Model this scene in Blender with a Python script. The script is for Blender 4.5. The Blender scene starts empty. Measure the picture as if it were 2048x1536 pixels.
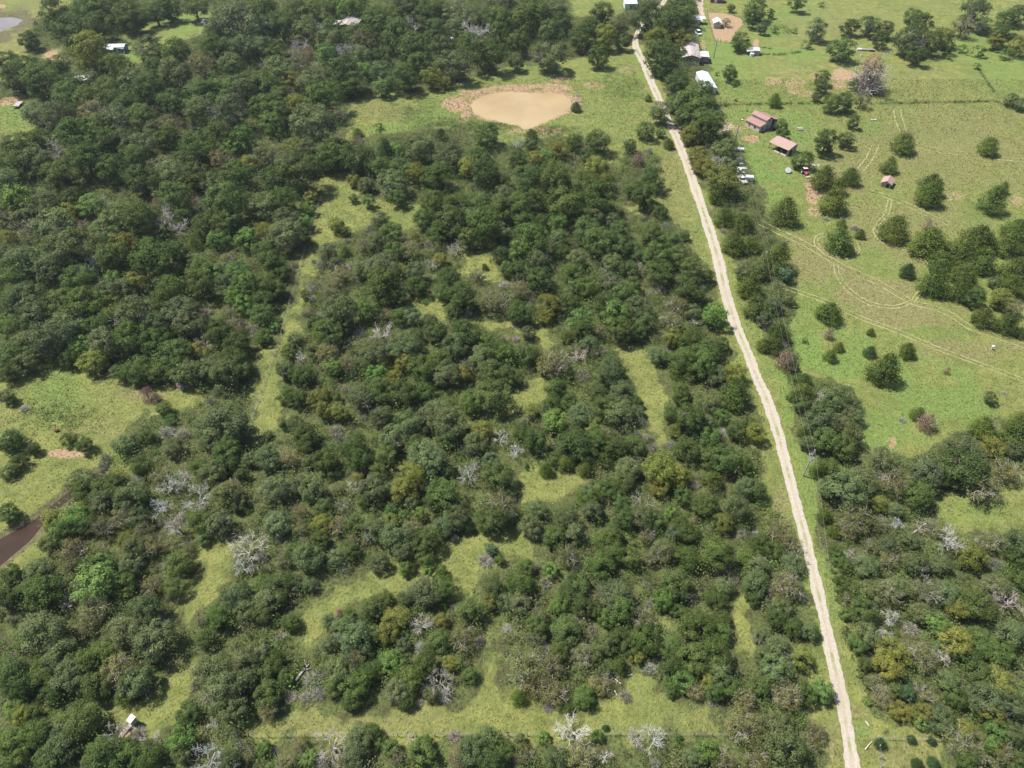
import bpy, math, random
import numpy as np
S = bpy.context.scene
R = math.radians
# ---------------- camera ----------------
CAM_H, PITCH, FPX = 120.0, R(45.0), 1421.0     # metres, down from level, focal length in photo pixels
cd = bpy.data.cameras.new('camera'); cam = bpy.data.objects.new('camera', cd); S.collection.objects.link(cam)
cam.location = (0, 0, CAM_H); cam.rotation_euler = (math.pi/2 - PITCH, 0, 0)
cd.sensor_width = 36.0; cd.lens = 36.0*FPX/2048; cd.clip_start = 1.0; cd.clip_end = 12000
S.camera = cam
# ---------------- light ----------------
SUN_EL = R(59); SUN_DIR = (0.93, -0.36)        # shadows fall towards +x (right) and the camera
w = bpy.data.worlds.new('World'); S.world = w; w.use_nodes = True
nt = w.node_tree; nt.nodes.clear()
wo = nt.nodes.new('ShaderNodeOutputWorld'); bg = nt.nodes.new('ShaderNodeBackground'); sk = nt.nodes.new('ShaderNodeTexSky')
sk.sky_type = 'NISHITA'; sk.sun_disc = False; sk.sun_elevation = SUN_EL
sk.sun_rotation = math.atan2(-SUN_DIR[0], -SUN_DIR[1])
sk.air_density = 1.0; sk.dust_density = 1.2
bg.inputs[1].default_value = 0.09
nt.links.new(sk.outputs[0], bg.inputs[0]); nt.links.new(bg.outputs[0], wo.inputs[0])
sl = bpy.data.lights.new('sun', 'SUN'); sun = bpy.data.objects.new('sun', sl); S.collection.objects.link(sun)
sl.energy = 5.0; sl.angle = R(0.53); sl.color = (1.0, 0.955, 0.88)
import mathutils
_l = math.hypot(*SUN_DIR)
ldir = mathutils.Vector((SUN_DIR[0]/_l*math.cos(SUN_EL), SUN_DIR[1]/_l*math.cos(SUN_EL), -math.sin(SUN_EL)))
sun.rotation_euler = ldir.to_track_quat('-Z', 'Y').to_euler(); sun.location = (-100, 300, 300)
S.view_settings.view_transform = 'Standard'; S.view_settings.look = 'None'; S.view_settings.gamma = 1
S.view_settings.exposure = 0.66
S.render.engine = 'CYCLES'; S.cycles.max_bounces = 5; S.cycles.transparent_max_bounces = 4
S.cycles.diffuse_bounces = 3

# ---------------- measuring: photo pixel <-> place on the land ----------------
SP, CP = math.sin(PITCH), math.cos(PITCH)
def at(px, py, h=0.0):
    u = (px-1024)/FPX; v = (py-768)/FPX
    z = (CAM_H-h)/(SP+v*CP)
    return (u*z, z*(CP-v*SP))
def depth(py, h=0.0):
    return (CAM_H-h)/(SP+(py-768)/FPX*CP)
def proj(x, y, h=0.0):
    z = y*CP+(CAM_H-h)*SP; d = (CAM_H-h)*CP-y*SP
    return 1024+FPX*x/z, 768+FPX*d/z
rng = np.random.default_rng(7); rnd = random.Random(7)
COL = S.collection

# ---------------- material helpers ----------------
def mat(name, col, rough=0.8, noise=0.0, nscale=3.0, spec=0.3, col2=None, metal=0.0, bump=0.0):
    m = bpy.data.materials.new(name); m.use_nodes = True; n = m.node_tree.nodes; l = m.node_tree.links
    b = n['Principled BSDF']; b.inputs['Base Color'].default_value = (*col, 1); b.inputs['Roughness'].default_value = rough
    b.inputs['Specular IOR Level'].default_value = spec; b.inputs['Metallic'].default_value = metal
    if noise > 0 or col2:
        tc = n.new('ShaderNodeTexCoord'); t = n.new('ShaderNodeTexNoise'); t.inputs['Scale'].default_value = nscale; t.inputs['Detail'].default_value = 6
        r = n.new('ShaderNodeValToRGB'); r.color_ramp.elements[0].position = 0.35; r.color_ramp.elements[1].position = 0.68
        c2 = col2 or tuple(c*(1-noise) for c in col)
        r.color_ramp.elements[0].color = (*c2, 1); r.color_ramp.elements[1].color = (*col, 1)
        l.new(tc.outputs['Object'], t.inputs['Vector']); l.new(t.outputs[0], r.inputs[0]); l.new(r.outputs[0], b.inputs['Base Color'])
        if bump:
            bp = n.new('ShaderNodeBump'); bp.inputs['Strength'].default_value = bump; l.new(t.outputs[0], bp.inputs['Height']); l.new(bp.outputs[0], b.inputs['Normal'])
    return m
def leaf_mat(name, source='object', trans=0.3):
    """foliage: diffuse + translucent, colour from the object (or a vertex colour) varied leaf by leaf"""
    m = bpy.data.materials.new(name); m.use_nodes = True; n = m.node_tree.nodes; l = m.node_tree.links
    n.clear(); out = n.new('ShaderNodeOutputMaterial')
    if source == 'object': c = n.new('ShaderNodeObjectInfo'); csock = c.outputs['Color']
    else: c = n.new('ShaderNodeAttribute'); c.attribute_name = 'rgb'; csock = c.outputs['Color']
    a = n.new('ShaderNodeAttribute'); a.attribute_name = 'var'
    hs = n.new('ShaderNodeHueSaturation')
    mr = n.new('ShaderNodeMapRange'); mr.inputs['To Min'].default_value = 0.62; mr.inputs['To Max'].default_value = 1.45
    mh = n.new('ShaderNodeMapRange'); mh.inputs['To Min'].default_value = 0.515; mh.inputs['To Max'].default_value = 0.485
    l.new(a.outputs['Fac'], mr.inputs[0]); l.new(mr.outputs[0], hs.inputs['Value']); l.new(a.outputs['Fac'], mh.inputs[0]); l.new(mh.outputs[0], hs.inputs['Hue'])
    l.new(csock, hs.inputs['Color'])
    d = n.new('ShaderNodeBsdfDiffuse'); t = n.new('ShaderNodeBsdfTranslucent'); g = n.new('ShaderNodeBsdfGlossy'); g.inputs['Roughness'].default_value = 0.45
    g.inputs['Color'].default_value = (0.55, 0.58, 0.45, 1)
    mx = n.new('ShaderNodeMixShader'); mx.inputs[0].default_value = trans; mg = n.new('ShaderNodeMixShader'); mg.inputs[0].default_value = 0.01
    l.new(hs.outputs[0], d.inputs[0]); l.new(hs.outputs[0], t.inputs[0]); l.new(d.outputs[0], mx.inputs[1]); l.new(t.outputs[0], mx.inputs[2])
    l.new(mx.outputs[0], mg.inputs[1]); l.new(g.outputs[0], mg.inputs[2]); l.new(mg.outputs[0], out.inputs[0])
    return m
LEAF = leaf_mat('foliage'); LEAFV = leaf_mat('foliage_mass', 'rgb'); TWIG = leaf_mat('twigs', 'object', 0.0); TWIGV = leaf_mat('twig_mass', 'rgb', 0.0)
BARK = mat('bark', (0.20, 0.17, 0.14), 0.95, 0.4, 6.0)

# ---------------- mesh helpers ----------------
def quadmesh(name, V, var=None, rgb=None, m=None):
    V = np.asarray(V, dtype=np.float32).reshape(-1, 3); nq = len(V)//4
    me = bpy.data.meshes.new(name)
    me.vertices.add(len(V)); me.vertices.foreach_set('co', V.ravel())
    me.loops.add(len(V)); me.loops.foreach_set('vertex_index', np.arange(len(V), dtype=np.int32))
    me.polygons.add(nq); me.polygons.foreach_set('loop_start', np.arange(0, len(V), 4, dtype=np.int32))
    me.update(calc_edges=True)
    if var is not None:
        a = me.attributes.new('var', 'FLOAT', 'POINT'); a.data.foreach_set('value', np.repeat(np.asarray(var, dtype=np.float32), 4))
    if rgb is not None:
        c = np.ones((nq, 4), dtype=np.float32); c[:, :3] = rgb
        a = me.attributes.new('rgb', 'FLOAT_COLOR', 'POINT'); a.data.foreach_set('color', np.repeat(c, 4, axis=0).ravel())
    if m: me.materials.append(m)
    return me
def link(name, me, parent=None, **props):
    o = bpy.data.objects.new(name, me); COL.objects.link(o)
    if parent: o.parent = parent
    for k, v in props.items(): o[k] = v
    return o
def thing(name, label, cat, loc=(0, 0, 0), rz=0.0, group=None):
    o = link(name, None, label=label, category=cat); o.location = loc; o.rotation_euler = (0, 0, rz)
    o.empty_display_size = 0.5
    if group: o['group'] = group
    return o
def unit(a): return a/np.maximum(np.linalg.norm(a, axis=1, keepdims=True), 1e-6)
def leaves(c, nrm, size, aspect=0.62):
    n = len(c); a = unit(rng.normal(size=(n, 3))); t = unit(np.cross(nrm, a)); b = np.cross(nrm, t)
    s = np.asarray(size).reshape(-1, 1)*np.ones((n, 1)); t = t*s*0.5; b = b*s*0.5*aspect
    return np.stack([c-t-b*0.4, c-t*0.1+b, c+t+b*0.4, c+t*0.1-b], axis=1)
def sticks(p0, p1, r0, r1):
    """tapered 3-sided sticks from p0 to p1"""
    p0 = np.asarray(p0, float); p1 = np.asarray(p1, float); n = len(p0); d = unit(p1-p0); a = unit(rng.normal(size=(n, 3))); t = unit(np.cross(d, a)); b = np.cross(d, t)
    r0 = np.asarray(r0).reshape(-1, 1)*np.ones((n, 1)); r1 = np.asarray(r1).reshape(-1, 1)*np.ones((n, 1)); Q = []
    k = 3; ang = [2*math.pi*i/k for i in range(k)]
    o = [t*math.cos(x)+b*math.sin(x) for x in ang]
    for i in range(k):
        j = (i+1) % k; Q.append(np.stack([p0+o[i]*r0, p0+o[j]*r0, p1+o[j]*r1, p1+o[i]*r1], axis=1))
    return np.stack(Q, axis=1).reshape(-1, 4, 3)
class MB:
    """collects simple solids and links them as one mesh"""
    def __init__(s): s.v = []; s.f = []
    def add(s, V, F): k = len(s.v); s.v += [tuple(p) for p in V]; s.f += [tuple(i+k for i in f) for f in F]; return s
    def box(s, cx, cy, cz, sx, sy, sz, rz=0.0, taper=1.0):
        c, q = math.cos(rz), math.sin(rz); V = []
        for dz, k in ((-.5, 1.0), (.5, taper)):
            for dx, dy in ((-.5, -.5), (.5, -.5), (.5, .5), (-.5, .5)):
                x, y = dx*sx*k, dy*sy*k; V.append((cx+x*c-y*q, cy+x*q+y*c, cz+dz*sz))
        return s.add(V, [(3, 2, 1, 0), (4, 5, 6, 7), (0, 1, 5, 4), (1, 2, 6, 5), (2, 3, 7, 6), (3, 0, 4, 7)])
    def slab(s, P, t=0.06):
        """a sheet with thickness through 4 corner points"""
        a = mathutils.Vector(P[1])-mathutils.Vector(P[0]); b = mathutils.Vector(P[3])-mathutils.Vector(P[0]); n = a.cross(b).normalized()*t
        V = [tuple(p) for p in P]+[tuple(mathutils.Vector(p)+n) for p in P]
        return s.add(V, [(3, 2, 1, 0), (4, 5, 6, 7), (0, 1, 5, 4), (1, 2, 6, 5), (2, 3, 7, 6), (3, 0, 4, 7)])
    def prism(s, prof, x0, x1):
        """profile (y,z) extruded along x"""
        n = len(prof); V = [(x0, y, z) for y, z in prof]+[(x1, y, z) for y, z in prof]
        return s.add(V, [tuple(range(n))[::-1], tuple(range(n, 2*n))]+[(i, (i+1) % n, n+(i+1) % n, n+i) for i in range(n)])
    def tube(s, p0, p1, r0, r1=None, n=8):
        r1 = r0 if r1 is None else r1; p0 = mathutils.Vector(p0); p1 = mathutils.Vector(p1); q = (p1-p0).to_track_quat('Z', 'Y'); V = []
        for p, r in ((p0, r0), (p1, r1)):
            for i in range(n): V.append(tuple(p+q @ mathutils.Vector((r*math.cos(2*math.pi*i/n), r*math.sin(2*math.pi*i/n), 0))))
        return s.add(V, [tuple(range(n))[::-1], tuple(range(n, 2*n))]+[(i, (i+1) % n, n+(i+1) % n, n+i) for i in range(n)])
    def path(s, P, r0, r1=None, n=6):
        r1 = r0 if r1 is None else r1; m = len(P)-1
        for i in range(m): s.tube(P[i], P[i+1], r0+(r1-r0)*i/m, r0+(r1-r0)*(i+1)/m, n)
        return s
    def build(s, name, m, parent=None, **props):
        me = bpy.data.meshes.new(name); me.from_pydata(s.v, [], s.f); me.materials.append(m); me.update()
        return link(name, me, parent, **props)

# =============== THE LAND ===============
POND = [(940,208),(948,199),(965,191),(990,184),(1020,182),(1060,185),(1100,184),(1128,188),(1140,200),(1142,214),(1125,226),(1105,236),(1082,248),(1060,256),(1047,258),(1035,250),(1000,245),(975,242),(958,233),(945,222)]
RIVER = [(-60,1100),(0,1075),(30,1058),(70,1035),(100,1010),(128,988),(160,962),(190,944),(205,938),(214,946),(190,965),(150,990),(128,1005),(100,1030),(80,1055),(60,1080),(30,1105),(0,1130),(-60,1165)]
LAKE = [(-150,40),(0,34),(25,33),(45,38),(35,48),(10,58),(0,62),(-150,80)]
CLEAR = [
 [(-200,-40),(150,-40),(150,5),(85,35),(62,60),(42,90),(58,112),(20,165),(-200,170)],
 [(-60,205),(55,192),(45,215),(60,240),(110,268),(60,288),(-60,275)],
 [(80,100),(122,92),(118,127),(86,122)],
 [(250,72),(300,50),(360,28),(415,22),(415,62),(330,100),(275,130),(240,118)],
 [(690,215),(720,195),(790,185),(850,180),(920,165),(990,140),(1140,120),(1240,95),(1275,95),(1345,255),(1330,420),(1200,420),(1290,430),(1330,300),(1240,300),(1230,350),(1190,280),(1120,270),(1000,290),(950,260),(870,250),(800,262),(740,270),(700,285)],
 [(640,350),(700,345),(720,390),(800,400),(845,420),(830,470),(760,430),(690,480),(640,500),(620,540),(600,600),(600,650),(565,700),(560,760),(560,800),(605,825),(560,850),(530,900),(500,860),(515,760),(535,700),(572,620),(600,560),(620,480),(632,400)],
 [(-60,800),(80,722),(160,722),(250,770),(340,765),(410,800),(320,830),(300,810),(270,850),(240,890),(200,930),(130,985),(60,1028),(0,1068),(-60,1090)],
 [(-60,1170),(0,1135),(60,1085),(80,1060),(90,1085),(60,1120),(20,1145),(-60,1185)],
 [(1260,90),(1300,90),(1340,200),(1345,255),(1360,260),(1425,420),(1470,540),(1500,620),(1540,720),(1570,760),(1600,870),(1640,960),(1650,1050),(1665,1150),(1700,1280),(1740,1400),(1850,1480),(1880,1560),(1660,1560),(1645,1420),(1610,1200),(1595,1060),(1540,1000),(1530,900),(1500,800),(1480,740),(1440,640),(1425,560),(1380,470),(1330,420),(1320,300)],
 [(1400,-60),(1400,90),(1450,240),(1500,330),(1540,420),(1590,560),(1590,680),(1610,740),(1720,780),(1735,850),(1715,910),(1800,915),(1880,880),(1960,850),(2200,830),(2200,-60)],
 [(1180,-40),(1290,-40),(1230,40),(1150,35),(1140,5)],
 [(805,590),(880,590),(905,620),(880,650),(850,630),(830,625)],[(930,640),(1000,632),(1110,680),(1090,705),(1020,665)],
 [(1050,760),(1092,760),(1085,795),(1000,842),(990,830),(1030,800)],
 [(1230,690),(1300,690),(1340,760),(1345,830),(1320,900),(1280,830),(1262,760)],
 [(1025,925),(1080,945),(1180,940),(1160,975),(1110,1010),(1040,1005)],[(900,500),(980,500),(1000,560),(960,560)],
 [(930,1070),(1080,1070),(1095,1110),(980,1130),(960,1180),(978,1230),(985,1320),(1010,1380),(1130,1420),(1250,1400),(1250,1350),(1290,1370),(1350,1400),(1440,1395),(1445,1470),(1160,1480),(560,1480),(500,1462),(560,1425),(640,1405),(720,1430),(800,1410),(960,1385),(955,1340),(970,1240),(945,1180),(850,1170),(740,1180),(690,1210),(650,1260),(605,1290),(598,1230),(640,1180),(740,1150),(860,1110)],
 [(365,1230),(375,1180),(400,1100),(440,1070),(485,1080),(440,1170),(405,1230)],
 [(200,1425),(310,1390),(370,1310),(395,1300),(385,1360),(330,1440),(320,1490),(240,1470)],
 [(1860,1000),(1900,990),(2000,960),(2160,950),(2160,1050),(1960,1062),(1930,1080),(1870,1060)],
 [(1460,1185),(1500,1200),(1522,1300),(1500,1335),(1468,1300)],[(1310,1228),(1355,1235),(1350,1268),(1318,1262)]]
def inpoly(X, Y, P):
    c = np.zeros(X.shape, bool); n = len(P)
    for i in range(n):
        x0, y0 = P[i]; x1, y1 = P[i-1]
        if y0 == y1: continue
        c ^= ((y0 > Y) != (y1 > Y)) & (X < (x1-x0)*(Y-y0)/(y1-y0)+x0)
    return c
W_ = lambda P: [at(*p) for p in P]
CLEARW = [W_(p) for p in CLEAR]; PONDW = W_(POND); RIVERW = W_(RIVER); LAKEW = W_(LAKE)
def open_land(X, Y):
    c = np.zeros(X.shape, bool)
    for P in CLEARW: c |= inpoly(X, Y, P)
    return c
def water_at(X, Y): return inpoly(X, Y, PONDW) | inpoly(X, Y, RIVERW) | inpoly(X, Y, LAKEW)
def segdist(X, Y, P, closed=False):
    d = np.full(X.shape, 1e9); n = len(P)
    for i in range(n if closed else n-1):
        ax, ay = P[i]; bx, by = P[(i+1) % n]; vx, vy = bx-ax, by-ay; L = vx*vx+vy*vy+1e-9
        t = np.clip(((X-ax)*vx+(Y-ay)*vy)/L, 0, 1); d = np.minimum(d, np.hypot(X-ax-t*vx, Y-ay-t*vy))
    return d
# real patches on the land: (photo x, y, half width, half height, strength)
SOIL = [(915,210,30,18,.85),(955,187,40,8,.9),(1030,176,60,7,1.),(1110,176,42,9,.9),(1150,205,12,24,.9),(1060,262,60,7,.6),(1100,262,26,9,.9),(930,232,14,12,.9),(1120,160,20,6,.9),(1190,170,22,8,.6),(1252,140,18,7,.5),
 (1545,162,20,10,.62),(1590,168,24,12,.58),(1640,155,26,12,.6),(1690,150,30,14,.8),(1675,172,20,8,.7),(1600,185,30,10,.55),(1585,143,50,8,.4),
 (1470,258,30,9,.6),(1452,250,14,8,.9),(1500,278,17,8,.8),(1545,255,8,5,.6),(1625,385,16,22,.9),(1630,425,22,14,.6),(1385,10,20,30,.1),(1407,95,5,22,.6),
 (1512,88,6,9,.9),(1265,20,6,6,.7),(102,112,14,12,1.),(20,198,42,12,1.),(60,190,18,7,.9),(135,908,36,9,1.),(1440,300,12,10,.2),
 (1785,885,9,14,.7),(1800,895,14,5,.5),(1720,905,22,14,.45),(1425,415,8,4,.7),(1330,1245,20,14,.35),(390,1225,12,8,.6),(200,1415,30,8,.6),(15,1462,28,8,.6),(1700,1420,22,10,.5),(1720,1432,22,8,.5),(1660,1500,22,28,.4),(1900,390,40,14,.5),(2035,400,14,12,.6),(1810,300,26,7,.4),(5,12,9,6,.9),(1260,85,10,14,.6),(1035,900,12,12,.8),(1180,935,12,6,.8),(640,845,10,6,.7),(628,890,20,6,.7),(780,935,16,6,.7),(690,690,16,6,.7),(960,325,8,5,.3),(1470,1145,30,5,.5),(1360,1270,12,6,.4),(1480,1310,12,14,.4),(640,1410,30,5,.3)]
LUSH = [(1700,500,300,300,.35),(1620,1050,60,300,.5),(1500,300,60,250,.3),(1000,230,330,100,.3),(860,235,40,18,.8),(800,260,60,20,.8),(920,262,50,22,.8),(1290,130,14,30,.9),(1230,170,60,30,.4),(1100,245,20,8,.9),(1545,60,40,20,.8),(1600,30,60,20,.7),(1560,105,90,10,.9),(1460,150,40,50,.7),(1500,230,90,30,.6),(1590,250,50,40,.9),(1500,340,70,50,1.),(1640,300,60,40,.6),(1740,255,30,18,1.),(1820,250,30,20,.5),(1840,270,26,12,.8),(1560,400,30,30,.9),
 (1620,700,60,60,1.),(1700,720,60,50,.9),(1790,760,70,60,.9),(1880,800,90,60,.8),(1760,860,80,50,.8),(1650,640,40,40,.7),(1850,650,40,20,.5),(1480,760,10,60,.4),(1580,800,16,60,.8),(1620,950,14,60,.6),(1650,1100,12,80,.6),(370,40,60,30,.6),(30,225,50,30,.9),(250,120,30,20,.9),(120,800,60,40,.5),(1720,1460,30,20,.7),(1940,1020,60,30,.5),(700,320,60,30,.4),(1180,230,60,30,.3),(1400,40,12,60,.8),(1440,110,40,30,.8),(2010,150,60,40,.6),(1930,90,60,30,.4)]
DRY = [(1900,300,200,80,.55),(1700,330,70,60,.6),(1800,450,130,60,.55),(1650,520,80,50,.8),(1750,590,90,30,.85),(1800,630,90,26,.9),(1950,700,90,20,.7),(1900,640,60,20,.5),(1780,170,120,30,.35),(280,790,50,14,.8),(200,860,60,20,.3),(1350,350,40,120,.35),(1370,520,30,60,.35),(1430,520,12,60,.5),(1500,900,20,60,.7),(1560,1010,20,60,.7),(1680,1480,40,50,.5),(1430,1430,60,40,.3),(740,1440,160,30,.35),(60,60,90,60,.5),(1650,50,80,30,.3),(760,220,60,20,.4),(1800,1500,60,30,.4)]
WET = [(20,40,60,24,.8),(5,75,20,12,.8),(60,45,20,10,.5)]
def field(PX, PY, L, wob):
    out = np.zeros(PX.shape)
    for x, y, a, b, s in L:
        k = (np.abs(PX-x) < a*1.8) & (np.abs(PY-y) < b*1.8)
        if not k.any(): continue
        d = np.hypot((PX[k]-x)/a, (PY[k]-y)/b)+wob[k]*0.35
        out[k] = np.maximum(out[k], s*np.clip((1.25-d)/0.5, 0, 1))
    return out
ys = np.concatenate([[-3000, -1200, -500, -200, -80, -30, 0], np.arange(18, 470, 0.62), [480, 500, 540, 620, 800, 1200, 2200, 5000]])
xs = np.concatenate([[-4000, -2000, -1000, -600, -430, -360], np.arange(-315, 315, 0.62), [360, 430, 600, 1000, 2000, 4000]])
GX, GY = np.meshgrid(xs, ys); ny, nx = GX.shape
PX = 1024+FPX*GX/np.maximum(GY*CP+CAM_H*SP, 1); PY = 768+FPX*(CAM_H*CP-GY*SP)/np.maximum(GY*CP+CAM_H*SP, 1)
def smooth_noise(X, Y, s, seed):
    r = np.random.default_rng(seed); T = r.random((64, 64)); x = X/s; y = Y/s; i = np.floor(x).astype(int); j = np.floor(y).astype(int); fx = x-i; fy = y-j
    fx = fx*fx*(3-2*fx); fy = fy*fy*(3-2*fy); g = lambda a, b: T[a % 64, b % 64]
    return (g(i, j)*(1-fx)+g(i+1, j)*fx)*(1-fy)+(g(i, j+1)*(1-fx)+g(i+1, j+1)*fx)*fy-0.5
wob = smooth_noise(GX, GY, 5, 1)*1.6+smooth_noise(GX, GY, 1.7, 2)*1.2
soil = field(PX, PY, SOIL, wob); lush = field(PX, PY, LUSH, wob*2); dry = field(PX, PY, DRY, wob*2); wet = field(PX, PY, WET, wob)
# paddock of bare earth
PAD = W_([(1416,25),(1450,27),(1482,36),(1486,50),(1470,66),(1462,84),(1430,80),(1424,60)])
soil = np.maximum(soil, np.where(inpoly(GX, GY, PAD), 1.0, 0))
opn = np.zeros(GX.shape)
for k_ in range(4): opn += open_land(GX+wob*2.6+smooth_noise(GX, GY, 9, 30+k_)*5, GY+wob*2.6+smooth_noise(GX, GY, 9, 40+k_)*5)/4
for Pw, wdt in ((RIVERW, 1.3), (PONDW, 3.0)):
    k = (np.abs(GX-np.mean([p[0] for p in Pw])) < 60) & (np.abs(GY-np.mean([p[1] for p in Pw])) < 60)
    d = np.full(GX.shape, 99.0); d[k] = segdist(GX[k], GY[k], Pw, True)
    if wdt < 3: wet = np.maximum(wet, np.clip(1.4-d/wdt, 0, 1)); opn[k & (d < 6)] = 1
    else: soil = np.maximum(soil, np.clip(1.1-d/wdt*.85-np.clip((PY-235)/20, 0, 1)*.9, 0, 1))
GZ = smooth_noise(GX, GY, 22, 5)*0.16+smooth_noise(GX, GY, 4.5, 6)*0.09
far_ = (np.abs(GX) > 320) | (GY > 470) | (GY < 18); GZ[far_] = 0
wat = water_at(GX, GY)
for Pw in (PONDW, RIVERW, LAKEW):
    k = (np.abs(GX-np.mean([p[0] for p in Pw])) < 90) & (np.abs(GY-np.mean([p[1] for p in Pw])) < 90)
    d = np.full(GX.shape, 99.0); d[k] = segdist(GX[k], GY[k], Pw, True); ins = inpoly(GX, GY, Pw)
    sd = np.where(ins, -d, d); GZ = np.where(sd < 3.0, np.minimum(GZ, np.clip(sd*0.22-0.30, -1.0, 0.5)), GZ)
V = np.stack([GX, GY, GZ], axis=-1).reshape(-1, 3).astype(np.float32)
idx = np.arange(ny*nx).reshape(ny, nx); F = np.stack([idx[:-1, :-1], idx[:-1, 1:], idx[1:, 1:], idx[1:, :-1]], axis=-1).reshape(-1, 4)
me = bpy.data.meshes.new('ground'); me.vertices.add(len(V)); me.vertices.foreach_set('co', V.ravel())
me.loops.add(F.size); me.loops.foreach_set('vertex_index', F.ravel().astype(np.int32)); me.polygons.add(len(F)); me.polygons.foreach_set('loop_start', np.arange(0, F.size, 4, dtype=np.int32))
me.update(calc_edges=True); me.polygons.foreach_set('use_smooth', np.ones(len(F), bool))
cc = np.stack([soil, lush, dry, opn], axis=-1).reshape(-1, 4).astype(np.float32)
a = me.attributes.new('cover', 'FLOAT_COLOR', 'POINT'); a.data.foreach_set('color', cc.ravel())
a = me.attributes.new('open_land', 'FLOAT', 'POINT'); a.data.foreach_set('value', opn.ravel().astype(np.float32))
a = me.attributes.new('wet', 'FLOAT', 'POINT'); a.data.foreach_set('value', wet.ravel().astype(np.float32))

def nodes(m):
    m.use_nodes = True; return m.node_tree.nodes, m.node_tree.links
def noise_tex(n, l, vec, scale, detail=4, rough=0.6):
    t = n.new('ShaderNodeTexNoise'); t.inputs['Scale'].default_value = scale; t.inputs['Detail'].default_value = detail; t.inputs['Roughness'].default_value = rough
    l.new(vec, t.inputs['Vector']); return t.outputs[0]
def mixc(n, l, fac, a, b, fr=None):
    m = n.new('ShaderNodeMix'); m.data_type = 'RGBA'
    for s, x in ((m.inputs[6], a), (m.inputs[7], b)):
        if isinstance(x, tuple): s.default_value = (*x, 1)
        else: l.new(x, s)
    if fr:
        r = n.new('ShaderNodeMapRange'); r.inputs[1].default_value, r.inputs[2].default_value = fr; l.new(fac, r.inputs[0]); fac = r.outputs[0]
    if isinstance(fac, float): m.inputs[0].default_value = fac
    else: l.new(fac, m.inputs[0])
    return m.outputs[2]
def math_(n, l, op, a, b):
    m = n.new('ShaderNodeMath'); m.operation = op
    for i, x in enumerate((a, b)):
        if isinstance(x, float): m.inputs[i].default_value = x
        else: l.new(x, m.inputs[i])
    return m.outputs[0]
gm = bpy.data.materials.new('meadow_ground'); n, l = nodes(gm); b = n['Principled BSDF']; b.inputs['Roughness'].default_value = 0.95; b.inputs['Specular IOR Level'].default_value = 0.1
tc = n.new('ShaderNodeTexCoord').outputs['Object']; at_ = n.new('ShaderNodeAttribute'); at_.attribute_name = 'cover'; sep = n.new('ShaderNodeSeparateColor'); l.new(at_.outputs['Color'], sep.inputs[0])
ao = n.new('ShaderNodeAttribute'); ao.attribute_name = 'open_land'; aw = n.new('ShaderNodeAttribute'); aw.attribute_name = 'wet'
N1 = noise_tex(n, l, tc, 0.05, 5); N2 = noise_tex(n, l, tc, 0.35, 6, 0.7); N3 = noise_tex(n, l, tc, 1.8, 5, 0.75); N4 = noise_tex(n, l, tc, 0.9, 4, .7); N5 = noise_tex(n, l, tc, 0.16, 5, .7)
grass = mixc(n, l, N2, (0.130, 0.150, 0.042), (0.228, 0.240, 0.078), (0.36, 0.64))
grass = mixc(n, l, N5, grass, (0.265, 0.270, 0.080), (0.50, 0.74))
grass = mixc(n, l, N1, grass, (0.105, 0.160, 0.042), (0.50, 0.80))
grass = mixc(n, l, math_(n, l, 'MULTIPLY', sep.outputs[1], 0.85), grass, mixc(n, l, N4, (0.105, 0.175, 0.040), (0.180, 0.270, 0.068), (0.35, 0.65)))
grass = mixc(n, l, math_(n, l, 'MULTIPLY', sep.outputs[2], 1.15), grass, mixc(n, l, N4, (0.160, 0.150, 0.062), (0.250, 0.228, 0.100), (0.35, 0.65)))
grass = mixc(n, l, N3, (0.075, 0.095, 0.030), grass, (0.26, 0.50))
soilc = mixc(n, l, N4, (0.27, 0.175, 0.105), (0.41, 0.295, 0.185), (0.35, 0.65))
sf = math_(n, l, 'ADD', sep.outputs[0], math_(n, l, 'ADD', math_(n, l, 'MULTIPLY', math_(n, l, 'SUBTRACT', N2, 0.5), 1.0), math_(n, l, 'MULTIPLY', math_(n, l, 'SUBTRACT', N4, 0.5), 1.0)))
grass = mixc(n, l, sf, grass, soilc, (0.34, 0.78))
grass = mixc(n, l, aw.outputs['Fac'], grass, mixc(n, l, N4, (0.085, 0.082, 0.040), (0.16, 0.15, 0.075), (0.35, 0.65)), (0.2, 0.7))
litter = mixc(n, l, N2, (0.090, 0.095, 0.040), (0.125, 0.160, 0.048), (0.40, 0.60))
litter = mixc(n, l, N3, (0.045, 0.045, 0.022), litter, (0.34, 0.56))
c = mixc(n, l, ao.outputs['Fac'], litter, grass, (0.3, 0.7)); l.new(c, b.inputs['Base Color'])
bp = n.new('ShaderNodeBump'); bp.inputs['Strength'].default_value = 0.9; bp.inputs['Distance'].default_value = 0.35
hs = math_(n, l, 'ADD', N3, math_(n, l, 'MULTIPLY', N4, 0.8)); l.new(hs, bp.inputs['Height']); l.new(bp.outputs[0], b.inputs['Normal'])
me.materials.append(gm); link('ground', me, kind='structure')

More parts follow.
